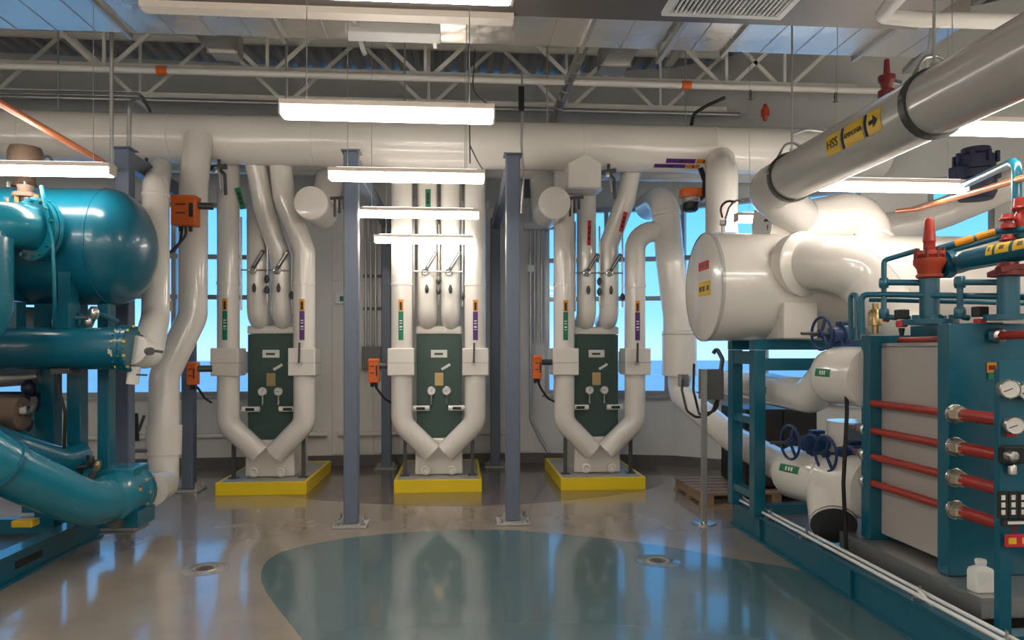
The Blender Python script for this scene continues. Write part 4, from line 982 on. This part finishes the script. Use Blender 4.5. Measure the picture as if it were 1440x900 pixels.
for py, l in ((313, 'small red hand valve standing on the upper thin teal tube'), (342, 'small red hand valve under the thin teal tubes')):
    q = P(1417, py, 4.0)
    t = thing('hand_valve', l, 'valve', q - V((0, 0, 0.05)), 'small red hand valves')
    MB().lathe([(0.03, -0.04), (0.04, -0.035), (0.04, -0.01), (0.02, 0), (0.02, 0.02), (0.035, 0.025), (0.03, 0.05), (0, 0.05)], q, (0, 0, 1), 12).build('body', 'red', t)
    MB().torus(q + V((0, 0, 0.02)), (0, 0, 1), 0.038, 0.008, 16, 6).build('handle', 'red', t)
single(MB().tube([P(1430, 330, 4.05), P(1430, 232, 4.05), P(1424, 228, 4.15), P(1350, 263, 5.3)], 0.028, 12, 0.07), 'teal_riser', 'teal', 'teal riser at the right edge turning back past the navy motor', 'pipe')
for px, py, Yq, l in ((1268, 450, 4.25, 'black and pink solenoid valve left of the red stop valve'), (1378, 447, 3.9, 'black and pink solenoid valve right of the red stop valve')):
    q = P(px, py, Yq)
    t = thing('solenoid_valve', l, 'valve', q - V((0, 0, 0.09)), 'black and pink solenoid valves')
    MB().bc(q + V((0, 0, 0.035)), (0.065, 0.065, 0.06)).build('coil', 'black', t, bev=0.006, smooth=False)
    MB().lathe([(0.028, 0), (0.033, 0.005), (0.033, 0.035), (0.028, 0.04)], q + V((0, 0, -0.045)), (0, 0, 1), 14).build('body', 'sticker_red', t)
    MB().lathe([(0.012, 0), (0.018, 0.04), (0.018, 0.05)], q + V((0, 0, -0.10)), (0, 0, 1), 10).build('stem', 'black', t)
q = P(1231, 448, 4.5)
t = thing('relief_valve', 'small brass relief valve at the rear left corner of the heat exchanger', 'valve', q - V((0, 0, 0.1)))
MB().lathe([(0.02, -0.1), (0.02, -0.05), (0.045, -0.045), (0.045, 0.04), (0.03, 0.06), (0.02, 0.065), (0.02, 0.10), (0, 0.1)], q, (0, 0, 1), 14).build('body', 'brass', t)
MB().cyl(q + V((0.03, 0, 0.0)), q + V((0.09, 0, -0.01)), 0.015, 10).build('outlet', 'red_dark', t)
c = P(1372, 245, 6.3)
t = thing('navy_motor', 'dark navy motor hanging high behind the orange conduit', 'motor', c - V((0, 0, 0.25)))
MB().lathe([(0, -0.25), (0.14, -0.24), (0.17, -0.18), (0.17, -0.06), (0.2, -0.05), (0.2, 0.02), (0.16, 0.04), (0.16, 0.16), (0.12, 0.19), (0.12, 0.24), (0, 0.25)], c, (0, 0, 1), 20).build('motor_body', 'navy', t)
MB().bc(c + V((-0.17, -0.02, -0.02)), (0.16, 0.14, 0.16)).build('terminal_box', 'navy', t, bev=0.015, smooth=False)
for k in range(8):
    a = 2*PI*k/8; MB().bc(c + V((0.17*math.cos(a), 0.17*math.sin(a), 0.14)), (0.03, 0.03, 0.1)).build('fin', 'navy', t, smooth=False)
t = pipe('white pipes with elbow near the right windows behind the navy motor', [(3.9, 6.6, 2.75), (4.3, 6.6, 2.80), (4.75, 6.6, 2.95), (5.3, 6.4, 3.2)], 0.15, 0.3, n=18)
single(MB().tube([P(1262, 297, 6.2), P(1290, 294, 5.9), P(1440, 250, 3.95), P(1480, 240, 3.6)], 0.021, 10, 0.3), 'orange_conduit', 'copper', 'orange conduit rising to the right across the navy motor', 'conduit')
t = pipe('white vertical stub with brass cocks on top of the white tank', [(2.95, 6.25, 2.55), (2.95, 6.25, 2.78)], 0.10, n=16)
MB().lathe([(0.02, 0), (0.03, 0.03), (0.045, 0.04), (0.045, 0.08), (0.02, 0.1), (0.02, 0.2), (0, 0.2)], (2.72, 6.0, 2.605), (0, 0, 1), 12).build('valve', 'dark_steel', t)
MB().bar((2.64, 5.98, 2.72), (2.82, 5.98, 2.74), 0.02, 0.02).build('valve_handle', 'dark_steel', t, smooth=False)
MB().bar((2.76, 5.98, 2.66), (2.76, 5.98, 2.80), 0.02, 0.02).build('valve_handle', 'red_dark', t, smooth=False)
pipe('white upright pipe behind the white tank rising to the header', [P(1015, 330, 7.4), P(1015, 245, 7.4), P(1012, 225, 7.9)], 0.17, 0.2, n=20)
t = thing('transmitter', 'small grey transmitter with two looped wires above the white tank end', 'instrument', P(1016, 325, 6.1))
MB().lathe([(0.018, 0), (0.018, 0.1), (0.03, 0.11), (0.03, 0.15), (0, 0.15)], V((P(1017, 326, 6.1).x, 6.1, 2.59)), (0, 0, 1), 12).build('body', 'galv', t)
MB().tube([P(1016, 306, 6.1), P(1012, 292, 6.1), P(1022, 282, 6.1), P(1034, 284, 6.1)], 0.010, 8, 0.08).build('wire', 'red_dark', t)
MB().tube([P(1020, 308, 6.1), P(1025, 292, 6.1), P(1034, 281, 6.1), P(1046, 283, 6.1)], 0.010, 8, 0.08).build('wire', 'galv', t)
# ================================================================== LEFT TEAL CHILLER
LX = -3.04
t = thing('chiller_skid', 'teal steel skid base with slotted side beam at the left edge', 'skid', (LX - 1, 5, 0))
MB().box((LX - 0.045, 2.6, 0.02), (LX - 0.03, 6.35, 0.185)).box((LX - 0.13, 2.6, 0), (LX, 6.35, 0.02)).box((LX - 0.13, 2.6, 0.185), (LX, 6.35, 0.205)).build('side_beam', 'teal', t, smooth=False)
MB().box((-5.6, 2.6, 0), (-5.47, 6.35, 0.2)).build('side_beam', 'teal', t, smooth=False)
for y in (6.25, 5.2, 4.0, 2.8): MB().box((-5.469, y, 0), (LX - 0.131, y + 0.1, 0.18)).build('cross_beam', 'teal', t, smooth=False)
MB().box((-5.469, 2.6, 0.05), (LX - 0.14, 6.24, 0.06)).build('deck_plate', 'dark_steel', t, smooth=False)
q = V((LX - 0.029, 5.35, 0.10))
MB().box((q.x - 0.002, 5.18, 0.075), (q.x + 0.003, 5.50, 0.13)).build('lifting_slot', 'black', t, smooth=False)
posts = [(68, 5.95, 0.17), (109, 5.95, 0.12), (150, 5.95, 0.10), (45, 6.5, 0.12)]
for px, Y, wd in posts:
    x = P(px, 500, Y).x
    MB().box((x - wd/2*0.9, Y - 0.06, 0.19), (x + wd/2*0.9, Y + 0.06, 1.97)).build('post', 'teal', t, bev=0.006, smooth=False)
MB().box((-4.8, 5.90, 1.972), (-2.75, 6.0, 2.03)).build('saddle_beam', 'teal', t, smooth=False)
MB().box((-4.6, 5.92, 0.55), (-3.45, 5.98, 0.62)).build('frame_rail', 'teal', t, smooth=False)

LT = V((-2.80, 6.0, 2.43)); LR = 0.468
t = thing('teal_tank', 'large teal pressure tank with a rounded end under the strip light', 'tank', (-4, 6, 1.96))
dome = [(LR*math.cos(a), 0.31*math.sin(a)) for a in [PI/2*k/10 for k in range(10)]] + [(0, 0.31)]
MB().lathe([(0, -2.6), (LR*0.7, -2.5), (LR, -2.3), (LR, 0)] + dome[1:], LT, (1, 0, 0), 48).build('shell', 'teal', t)
MB().lathe([(LR - 0.003, -0.012), (LR + 0.004, -0.006), (LR + 0.004, 0.006), (LR - 0.003, 0.012)], LT, (1, 0, 0), 48).build('weld_seam', 'teal', t)
for x in (-3.42, -4.5): MB().box((x - 0.05, 5.62, 1.975), (x + 0.05, 6.38, 2.2)).build('saddle', 'teal', t, smooth=False)
q = P(92, 412, 5.62)
MB().box((q.x - 0.045, 5.6, 1.80), (q.x + 0.045, 5.72, 2.2)).build('saddle', 'teal', t, smooth=False)
# flanged elbow on the tank
F = P(48, 322, 5.52)
t = thing('flanged_elbow', 'bright teal flanged elbow with bolts on the front of the teal tank', 'pipe', F - V((0, 0, 0.3)))
fd = V((0.45, 1, 0)).normalized()
MB().lathe([(0.17, 0.02), (0.235, 0.025), (0.235, 0.055), (0.17, 0.06)], F, fd, 30).build('flange', 'teal_bright', t)
MB().lathe([(0.17, -0.02), (0.235, -0.015), (0.235, 0.015), (0.17, 0.018)], F, fd, 30).build('flange', 'teal_bright', t)
MB().tube([F + fd*0.25, F + fd*0.02], 0.18, 24).build('nozzle', 'teal', t)
MB().tube([F + fd*0.0, F - fd*0.28, F - fd*0.42 + V((-0.32, 0.05, -0.18)), F - fd*0.42 + V((-0.5, 0.05, -0.6)), F - fd*0.42 + V((-0.5, 0.05, -1.1))], 0.165, 24, 0.25, 9).build('pipe_run', 'teal_bright', t)
u_, v_, _ = frame_of(fd)
for k in range(14):
    a = 2*PI*k/14
    MB().lathe([(0, -0.04), (0.016, -0.04), (0.016, -0.015), (0, -0.015)], F + (u_*math.cos(a) + v_*math.sin(a))*0.208, fd, 6).build('flange_bolt', 'teal_bright', t)
# oil vessel at the edge
q = P(-12, 440, 4.9)
t = thing('oil_separator', 'teal upright vessel cut by the left edge of the picture', 'tank', (q.x - 0.15, 4.9, 1.2))
MB().lathe([(0, 0), (0.14, 0.01), (0.22, 0.10), (0.26, 0.25), (0.26, 0.72), (0.22, 0.72), (0.22, 0.76), (0, 0.78)], (q.x - 0.16, 4.9, 1.62), (0, 0, 1), 28).build('shell', 'teal_bright', t)
MB().box((q.x - 0.1, 4.63, 2.0), (q.x + 0.13, 4.68, 2.2)).build('bracket', 'teal_bright', t, smooth=False)
MB().cyl((q.x - 0.16, 4.9, 0.061), (q.x - 0.16, 4.9, 1.62), 0.1, 18).build('pedestal', 'teal', t)
single(MB().tube([P(58, 262, 5.5), P(66, 300, 5.42), P(74, 340, 5.40), P(77, 420, 5.42), P(76, 460, 5.6)], 0.014, 8, 0.3), 'tubing', 'teal_bright', 'thin teal tube curving down the front of the teal tank', 'tubing')
# valve assembly on tank top
c = P(36, 238, 6.0)
t = thing('tank_top_valve', 'brown round valve head standing on top of the teal tank', 'valve', V((c.x, 6.0, LT.z + LR)))
MB().lathe([(0.06, 0), (0.10, 0.02), (0.07, 0.06), (0.07, 0.12), (0.115, 0.14), (0.125, 0.19), (0.125, 0.30), (0.11, 0.34), (0, 0.36)], (c.x, 6.0, LT.z + LR - 0.01), (0, 0, 1), 24).build('valve_head', 'brown', t)
MB().torus((c.x + 0.19, 5.95, LT.z + LR + 0.2), (0.3, 1, 0), 0.05, 0.012, 18, 6).build('valve_wheel', 'dark_steel', t)
MB().cyl((c.x + 0.1, 5.98, LT.z + LR + 0.2), (c.x + 0.19, 5.95, LT.z + LR + 0.2), 0.012, 8).build('wheel_stem', 'dark_steel', t)
for k in range(6):
    a = 2*PI*k/6
    MB().lathe([(0, 0), (0.014, 0), (0.014, 0.06), (0, 0.06)], (c.x + 0.13*math.cos(a), 6.0 + 0.13*math.sin(a), LT.z + LR - 0.03), (0, 0, 1), 6).build('stud', 'steel', t)
c = P(36, 276, 5.66)
t = thing('pilot_valve', 'cluster of brass fittings over the flanged elbow', 'valve', c - V((0, 0, 0.08)))
MB().lathe([(0.05, -0.08), (0.05, -0.02), (0.09, -0.01), (0.09, 0.02), (0.05, 0.03), (0.06, 0.08), (0, 0.085)], c, (0, 0, 1), 16).build('body', 'brown', t)
for k in range(4):
    MB().lathe([(0, -0.03), (0.018, -0.03), (0.018, 0.03), (0, 0.03)], c + V((-0.1 + 0.07*k, -0.06, -0.05 + 0.02*(k % 2))), (0, 0, 1), 6).build('fitting', 'brass' if k % 2 else 'steel', t)

# horizontal cooler shell
SY, SZ, SR = 5.6, 1.61, 0.158
t = thing('cooler_shell', 'horizontal teal shell with a bolted flange at its right end', 'vessel', (-3.4, SY, SZ - SR))
MB().lathe([(SR, -2.0), (SR, -0.05)], (-2.47, SY, SZ), (1, 0, 0), 32).build('shell', 'teal', t)
MB().lathe([(SR - 0.01, -0.07), (SR + 0.022, -0.068), (SR + 0.022, -0.036), (SR - 0.01, -0.034)], (-2.47, SY, SZ), (1, 0, 0), 32).build('flange', 'teal', t)
MB().lathe([(SR - 0.02, -0.032), (SR + 0.022, -0.03), (SR + 0.022, 0.0), (0.05, 0.004)], (-2.47, SY, SZ), (1, 0, 0), 32).build('flange', 'teal', t)
MB().lathe([(SR - 0.003, -0.01), (SR + 0.012, -0.008), (SR + 0.012, 0.008), (SR - 0.003, 0.01)], P(4, 489, SY).xzy.xzy, (1, 0, 0), 32).build('weld_seam', 'teal', t)
for k in range(20):
    a = 2*PI*k/20
    MB().lathe([(0, -0.085), (0.010, -0.085), (0.010, 0.016), (0, 0.016)], (-2.47, SY + (SR + 0.01)*math.cos(a), SZ + (SR + 0.01)*math.sin(a)), (1, 0, 0), 6).build('flange_bolt', 'sticker_yellow' if k % 2 else 'teal', t)
q = P(158, 494, SY - SR)
MB().box((q.x - 0.03, SY - SR - 0.006, q.z - 0.02), (q.x + 0.03, SY - SR + 0.004, q.z + 0.02)).build('nameplate', 'galv', t, smooth=False)
for px in (20, 92): MB().box((P(px, 460, SY).x - 0.05, SY - 0.06, SZ + SR - 0.01), (P(px, 460, SY).x + 0.05, SY + 0.06, 1.95)).build('riser', 'teal' , t, smooth=False)
x0 = P(92, 520, SY).x
MB().box((x0 - 0.07, SY - 0.07, SZ - SR - 0.03), (x0 + 0.07, SY + 0.07, SZ - SR + 0.01)).build('support_pad', 'dark_steel', t, smooth=False)
t = thing('valve_cluster', 'steel valves and tubing between the teal tank and cooler shell', 'valve', P(120, 460, 5.75), None)
MB().bc(P(88, 454, 5.62), (0.12, 0.08, 0.06)).build('block', 'jacket', t, bev=0.008, smooth=False)
MB().cyl(P(80, 447, 5.65), P(124, 447, 5.65), 0.014, 8).build('tube', 'steel', t)
for px, py in ((112, 450), (124, 452), (132, 440)):
    MB().lathe([(0, -0.05), (0.025, -0.05), (0.04, -0.02), (0.04, 0.02), (0.02, 0.05), (0, 0.05)], P(px, py, 5.7), (0, 0, 1), 12).build('valve_body', 'steel' if px > 115 else 'teal', t)
MB().tube([P(128, 455, 5.7), P(135, 440, 5.7), P(150, 445, 5.8), P(165, 452, 5.9)], 0.02, 8, 0.05).build('tube', 'teal', t)
c = P(235, 433, 6.9)
t = thing('transmitter', 'small grey transmitter with a black cable before the left window', 'instrument', c - V((0, 0, 0.07)))
MB().bc(c + V((0, 0, 0.02)), (0.08, 0.08, 0.10)).build('body', 'galv', t, bev=0.01, smooth=False)
MB().cyl(c + V((0, 0, -0.08)), c + V((0, 0, -0.03)), 0.025, 10).build('neck', 'steel', t)
MB().tube([c + V((0.0, 0, 0.05)), P(230, 415, 6.9), P(214, 408, 6.85), P(200, 408, 6.8)], 0.016, 8, 0.1).build('cable', 'black', t)

# lower suction line
pA = [P(-80, 600, 4.6), P(5, 658, 4.85), P(118, 708, 5.40), P(150, 704, 5.65), P(176, 692, 5.95)]
t = thing('suction_line', 'thick teal pipe sweeping along the skid toward the white offset pipe', 'pipe', V((pA[2].x, pA[2].y, 0.2)))
MB().tube(pA, 0.168, 26, 0.7, 10).build('pipe_run', 'teal_bright', t)
q = pA[1].lerp(pA[0], 0.02); dd = (pA[2] - pA[0]).normalized()
MB().lathe([(0.165, -0.02), (0.182, -0.015), (0.182, 0.015), (0.165, 0.02)], q + V((0.0, 0, 0.0)), dd, 26).build('weld_ring', 'teal', t)
d2 = (pA[4] - pA[3]).normalized()
MB().lathe([(0.16, -0.34), (0.185, -0.3), (0.195, -0.10), (0.195, 0.0), (0.212, 0.005), (0.212, 0.05), (0.1, 0.055)], pA[4], d2, 28).build('valve_body', 'teal_bright', t)
MB().lathe([(0.16, 0.056), (0.212, 0.057), (0.212, 0.095), (0.13, 0.1)], pA[4], d2, 28).build('flange', 'teal', t)
u_, v_, _ = frame_of(d2)
for k in range(12):
    a = 2*PI*k/12
    MB().lathe([(0, -0.02), (0.014, -0.02), (0.014, 0.115), (0, 0.115)], pA[4] + (u_*math.cos(a) + v_*math.sin(a))*0.198, d2, 6).build('flange_bolt', 'nut', t)
q = P(168, 660, 5.95)
MB().box((q.x - 0.21, 5.8, q.z - 0.06), (q.x + 0.17, 6.1, q.z + 0.03)).build('top_housing', 'teal_bright', t, bev=0.01, smooth=False)
q = P(178, 730, 5.9)
MB().box((q.x - 0.16, 5.75, 0.208), (q.x + 0.16, 6.05, q.z + 0.09)).build('pedestal', 'teal', t, bev=0.008, smooth=False)
MB().cyl(P(166, 734, 5.7), P(160, 735, 5.62), 0.05, 14).build('drain_plug', 'dark_steel', t)
q = P(186, 690, 5.82)
MB().bc(q, (0.14, 0.04, 0.09)).build('actuator_cover', 'red_dark', t, bev=0.01, smooth=False)
MB().tube([P(168, 696, 5.8), P(180, 692, 5.76), P(200, 688, 5.8)], 0.016, 8, 0.05).build('handle', 'brass', t)
pipe('dark teal return pipe behind the thick sweeping pipe', [P(-60, 600, 5.2), P(10, 628, 5.35), P(85, 652, 5.75), P(120, 640, 5.9)], 0.12, 0.3, 'teal', 'return_line')
c = P(14, 582, 5.5)
t = thing('oil_pump_motor', 'brownish round motor housing between the teal pipes at the left edge', 'motor', c - V((0, 0, 0.12)))
MB().lathe([(0, -0.3), (0.12, -0.28), (0.135, -0.2), (0.135, 0.06), (0.12, 0.09), (0.05, 0.11), (0, 0.11)], c, (1, 0, 0), 24).build('motor_body', 'brown', t)
MB().bc(c + V((0.13, -0.05, 0.03)), (0.06, 0.06, 0.06)).build('fitting', 'steel', t, bev=0.01, smooth=False)
MB().tube([c + V((0.11, -0.06, 0.06)), P(40, 585, 5.45), P(46, 575, 5.45), P(48, 560, 5.5)], 0.022, 8, 0.05).build('tube', 'dark_steel', t)
MB().bc(c + V((-0.05, 0.0, -0.28)), (0.22, 0.2, 0.30)).build('motor_foot', 'teal', t, smooth=False)
t = thing('valve_cluster', 'dark valves on tubing in front of the teal legs and windows', 'valve', P(45, 570, 5.8))
for px, py in ((40, 545), (46, 568), (36, 596)):
    MB().lathe([(0, -0.06), (0.03, -0.06), (0.05, -0.02), (0.05, 0.02), (0.02, 0.06), (0, 0.06)], P(px, py, 5.8), (0, 0, 1), 12).build('valve_body', 'navy' if py < 590 else 'dark_steel', t)
MB().tube([P(0, 556, 5.85), P(54, 556, 5.85)], 0.03, 10).build('tube', 'navy', t)
MB().tube([P(0, 532, 5.9), P(58, 528, 5.9)], 0.07, 14).build('tube', 'galv', t)
t = thing('impulse_line', 'thin black line with small cocks running down between the teal legs', 'tubing', P(90, 650, 5.7))
MB().tube([P(82, 520, 5.7), P(83, 550, 5.7), P(92, 580, 5.7), P(90, 640, 5.72), P(86, 665, 5.75)], 0.013, 8, 0.15).build('tube', 'black', t)
MB().tube([P(84, 658, 5.75), P(125, 656, 5.75), P(128, 640, 5.75)], 0.016, 8, 0.04).build('tube', 'dark_steel', t)
MB().lathe([(0, -0.07), (0.03, -0.07), (0.045, 0), (0.03, 0.06), (0, 0.07)], P(90, 645, 5.72), (0, 0, 1), 12).build('cock', 'teal', t)
for px, py in ((127, 648), (137, 655), (131, 668)):
    MB().lathe([(0, -0.04), (0.02, -0.04), (0.03, 0), (0.02, 0.04), (0, 0.04)], P(px, py, 5.72), (0.3, 0, 1), 10).build('cock', 'dark_steel' if px != 137 else 'brass', t)
MB().bar(P(123, 640, 5.7), P(128, 655, 5.7), 0.02, 0.012, (0, 1, 0)).build('cock_lever', 'black', t, smooth=False)
single(MB().bc(P(36, 735, 5.2), (0.14, 0.1, 0.05)), 'yellow_tag', 'sticker_yellow', 'small yellow block under the thick teal pipe', 'block', bev=0.01)
t = pipe('copper coloured conduit slanting back over the teal tank', [P(-40, 122, 4.3), P(162, 238, 6.5)], 0.024, None, 'copper', 'copper_conduit')

# ================================================================== CEILING SERVICES
t = pipe('thin white sprinkler main with orange couplings running along the nearer truss', [(-7, 7.95, 4.62), (5.1, 7.95, 4.62)], 0.035, None, 'truss', 'sprinkler_pipe')
for px in (228, 965):
    x = P(px, 118, 7.95).x
    MB().lathe([(0.03, -0.06), (0.05, -0.05), (0.05, 0.05), (0.03, 0.06)], (x, 7.95, 4.62), (1, 0, 0), 14).build('coupling', 'orange', t)
for px in (1055, 1175):
    x = P(px, 118, 7.95).x
    MB().lathe([(0.012, 0), (0.02, 0.05), (0.012, 0.1), (0.03, 0.11), (0, 0.115)], (x, 7.95, 4.59), (0, 0, -1), 10).build('sprinkler_head', 'dark_steel', t)
pipe('thin grey conduit running level along the farther truss', [(-7, 8.9, 4.62), (3.6, 8.9, 4.62)], 0.028, None, 'galv', 'conduit_run')
q = P(1076, 158, 8.4)
t = thing('sprinkler_valve', 'small red valve hanging below the trusses near the suspended pipe', 'valve', q - V((0, 0, 0.1)), 'red ceiling valves')
MB().lathe([(0.02, -0.1), (0.035, -0.05), (0.05, -0.04), (0.05, 0.04), (0.035, 0.05), (0.02, 0.1), (0, 0.1)], q, (0, 0, 1), 12).build('body', 'red_valve', t)
q = V((2.62, 4.18, 3.24))
t = thing('sprinkler_valve', 'tall dark red relief valve standing behind the suspended pipe', 'valve', q - V((0, 0, 0.14)), 'red ceiling valves')
MB().lathe([(0.02, -0.16), (0.03, -0.10), (0.05, -0.09), (0.05, -0.05), (0.03, -0.04), (0.04, 0.0), (0.05, 0.01), (0.05, 0.04), (0.02, 0.05), (0.015, 0.14), (0, 0.15)], q, (0, 0, 1), 14).build('body', 'red_dark', t)
MB().bar(q + V((0, 0, 0.02)), q + V((0.09, 0, 0.0)), 0.02, 0.02).build('lever', 'dark_steel', t, smooth=False)
MB().cyl(q + V((0, 0, -0.2)), q + V((0, 0, -0.15)), 0.02, 8).build('inlet', 'galv', t)
for px, py0, py1, Y, r, l in ((157, 45, 238, 6.3, 0.016, 'thin grey conduit dropping from the ceiling to the left steel frame'),):
    single(MB().tube([P(px, 45, Y), P(px, py1, Y)], r, 8), 'drop_conduit', 'galv', l, 'conduit')
single(MB().tube([P(0, 128, 6.9), P(198, 132, 6.9), P(212, 158, 6.9)], 0.014, 8, 0.08), 'bent_conduit', 'dark_steel', 'thin dark conduit bending down above the left end of the header', 'conduit')
single(MB().tube([P(212, 156, 7.3), P(190, 139, 7.1), P(182, 146, 6.7), P(181, 262, 6.7)], 0.02, 10, 0.08), 'drop_conduit', 'galv', 'grey conduit with a hooked top beside the copper conduit', 'conduit')
t = thing('strut_drop', 'black strut with a thin conduit dropping beside the right steel frame', 'conduit', P(734, 240, 7.2))
MB().box(P(733, 156, 7.2) - V((0.028, 0.02, 0)), P(733, 122, 7.2) + V((0.028, 0.02, 0))).build('strut', 'black', t, smooth=False)
MB().tube([P(735, 157, 7.2), P(733, 200, 7.2), P(736, 250, 7.2), P(733, 300, 7.3)], 0.013, 8, 0.2).build('tube', 'galv', t)
MB().cyl(P(734, 100, 7.2), P(734, 122, 7.2), 0.01, 8).build('rod', 'galv', t)
t = thing('hanging_wires', 'loose suspension wires hanging behind the largest strip light', 'wire', P(660, 240, 6.2))
for pts in ([V((P(657, 60, 6.2).x, 6.2, FZ)), P(660, 150, 6.2), P(661, 230, 6.2)], [P(661, 205, 6.2), P(672, 228, 6.3), P(680, 240, 6.3)], [P(668, 70, 6.6), P(664, 130, 6.4), P(690, 150, 6.3)]):
    MB().tube(pts, 0.006, 6, 0.3).build('wire', 'dark_steel', t)
t = pipe('white pipe with an elbow along the top right corner', [P(1310, -60, 3.2), P(1240, 22, 4.1), P(1290, 27, 4.12), P(1470, 32, 4.05)], 0.045, 0.07, 'truss', 'corner_pipe', 14)
single(MB().tube([P(1112, 190, 6.8), P(1135, 182, 6.7), P(1180, 188, 6.6), P(1300, 120, 5.4), V((P(1300, 120, 5.4).x, 5.3, 4.2))], 0.012, 8, 0.1), 'bent_conduit', 'galv', 'thin light conduit slanting behind the suspended pipe', 'conduit')
single(MB().tube([P(972, 178, 8.0), P(975, 160, 7.9), P(995, 148, 7.8), P(1020, 137, 7.7)], 0.02, 8, 0.12), 'black_cable', 'black', 'black cable curving up to the sprinkler main above the header', 'cable')
for x0, y0, x1, y1, Y0_, l in ((940, 90, 1000, 8, 6.5, 'long diagonal ceiling strut left of the grille'), (1275, 100, 1335, 40, 5.9, 'long diagonal ceiling strut at the right end of the shiny duct')):
    single(MB().bar(P(x0, y0, 7.6 if x0 < 1000 else 7.2), P(x1, y1, 5.25 if x0 < 1000 else 5.6), 0.09, 0.05), 'ceiling_brace', 'galv', l, 'brace')
# brown wrapped straps and extra seams under the shiny duct
q = P(1438, 300, 4.0)
t = thing('hand_valve', 'red valve half cut by the right edge beside the teal riser', 'valve', q - V((0, 0, 0.08)), 'small red hand valves')
MB().lathe([(0.03, -0.12), (0.05, -0.10), (0.05, -0.02), (0.035, 0), (0.035, 0.03), (0.05, 0.035), (0.045, 0.09), (0, 0.1)], q, (0, 0, 1), 14).build('body', 'red', t)
MB().torus(q + V((0, 0, 0.03)), (0, 0, 1), 0.05, 0.01, 18, 6).build('handle', 'red', t)

# ================================================================== BACK WALL ITEMS
t = thing('wall_box', 'grey electrical wall box with conduits left of the middle unit', 'electrical box', P(521, 520, 9.8))
a, b = P(509, 520, 9.85), P(536, 487, 9.85)
MB().box((a.x, 9.84, a.z), (b.x, 9.995, b.z)).build('box', 'grey_paint', t, bev=0.008, smooth=False)
for k, px in enumerate((514, 521, 528)):
    x = P(px, 400, 9.9).x; MB().cyl((x, 9.93, b.z), (x, 9.93, 3.5), 0.018, 10).build('conduit', 'galv', t)
for z in (2.15, 2.6): MB().box((P(510, 400, 9.9).x, 9.95, z), (P(540, 400, 9.9).x, 9.99, z + 0.04)).build('conduit_strap', 'dark_steel', t, smooth=False)
c = P(481, 419, 9.9)
t = thing('emergency_sign', 'small white wall sign with a green light, half behind the left frame', 'sign', c - V((0, 0, 0.08)))
MB().bc((c.x, 9.93, c.z), (0.2, 0.06, 0.16)).build('housing', 'white_plastic', t, bev=0.008, smooth=False)
MB().bc((c.x + 0.02, 9.896, c.z - 0.01), (0.10, 0.006, 0.07)).build('lens', 'sticker_green', t, smooth=False)
t = thing('wall_conduits', 'grey conduits and hose on the wall right of the steel frame', 'conduit', P(750, 640, 9.9))
MB().tube([P(746, 270, 9.85), P(746, 590, 9.85), P(757, 612, 9.85), P(772, 637, 9.7)], 0.022, 10, 0.2).build('hose', 'galv', t)
for px, z1 in ((752, 3.3), (762, 3.5)): 
    x = P(px, 400, 9.9).x; MB().cyl((x, 9.94, 1.7), (x, 9.94, z1), 0.02, 10).build('conduit', 'galv', t)
MB().bc(P(746, 378, 9.85), (0.10, 0.08, 0.10)).build('sensor_box', 'white_plastic', t, bev=0.008, smooth=False)
MB().bc(P(757, 318, 9.8), (0.42, 0.08, 0.09)).build('bracket', 'galv', t, smooth=False)
MB().bc(P(742, 262, 9.6), (0.16, 0.12, 0.3)).build('junction_box', 'dark_steel', t, bev=0.006, smooth=False)
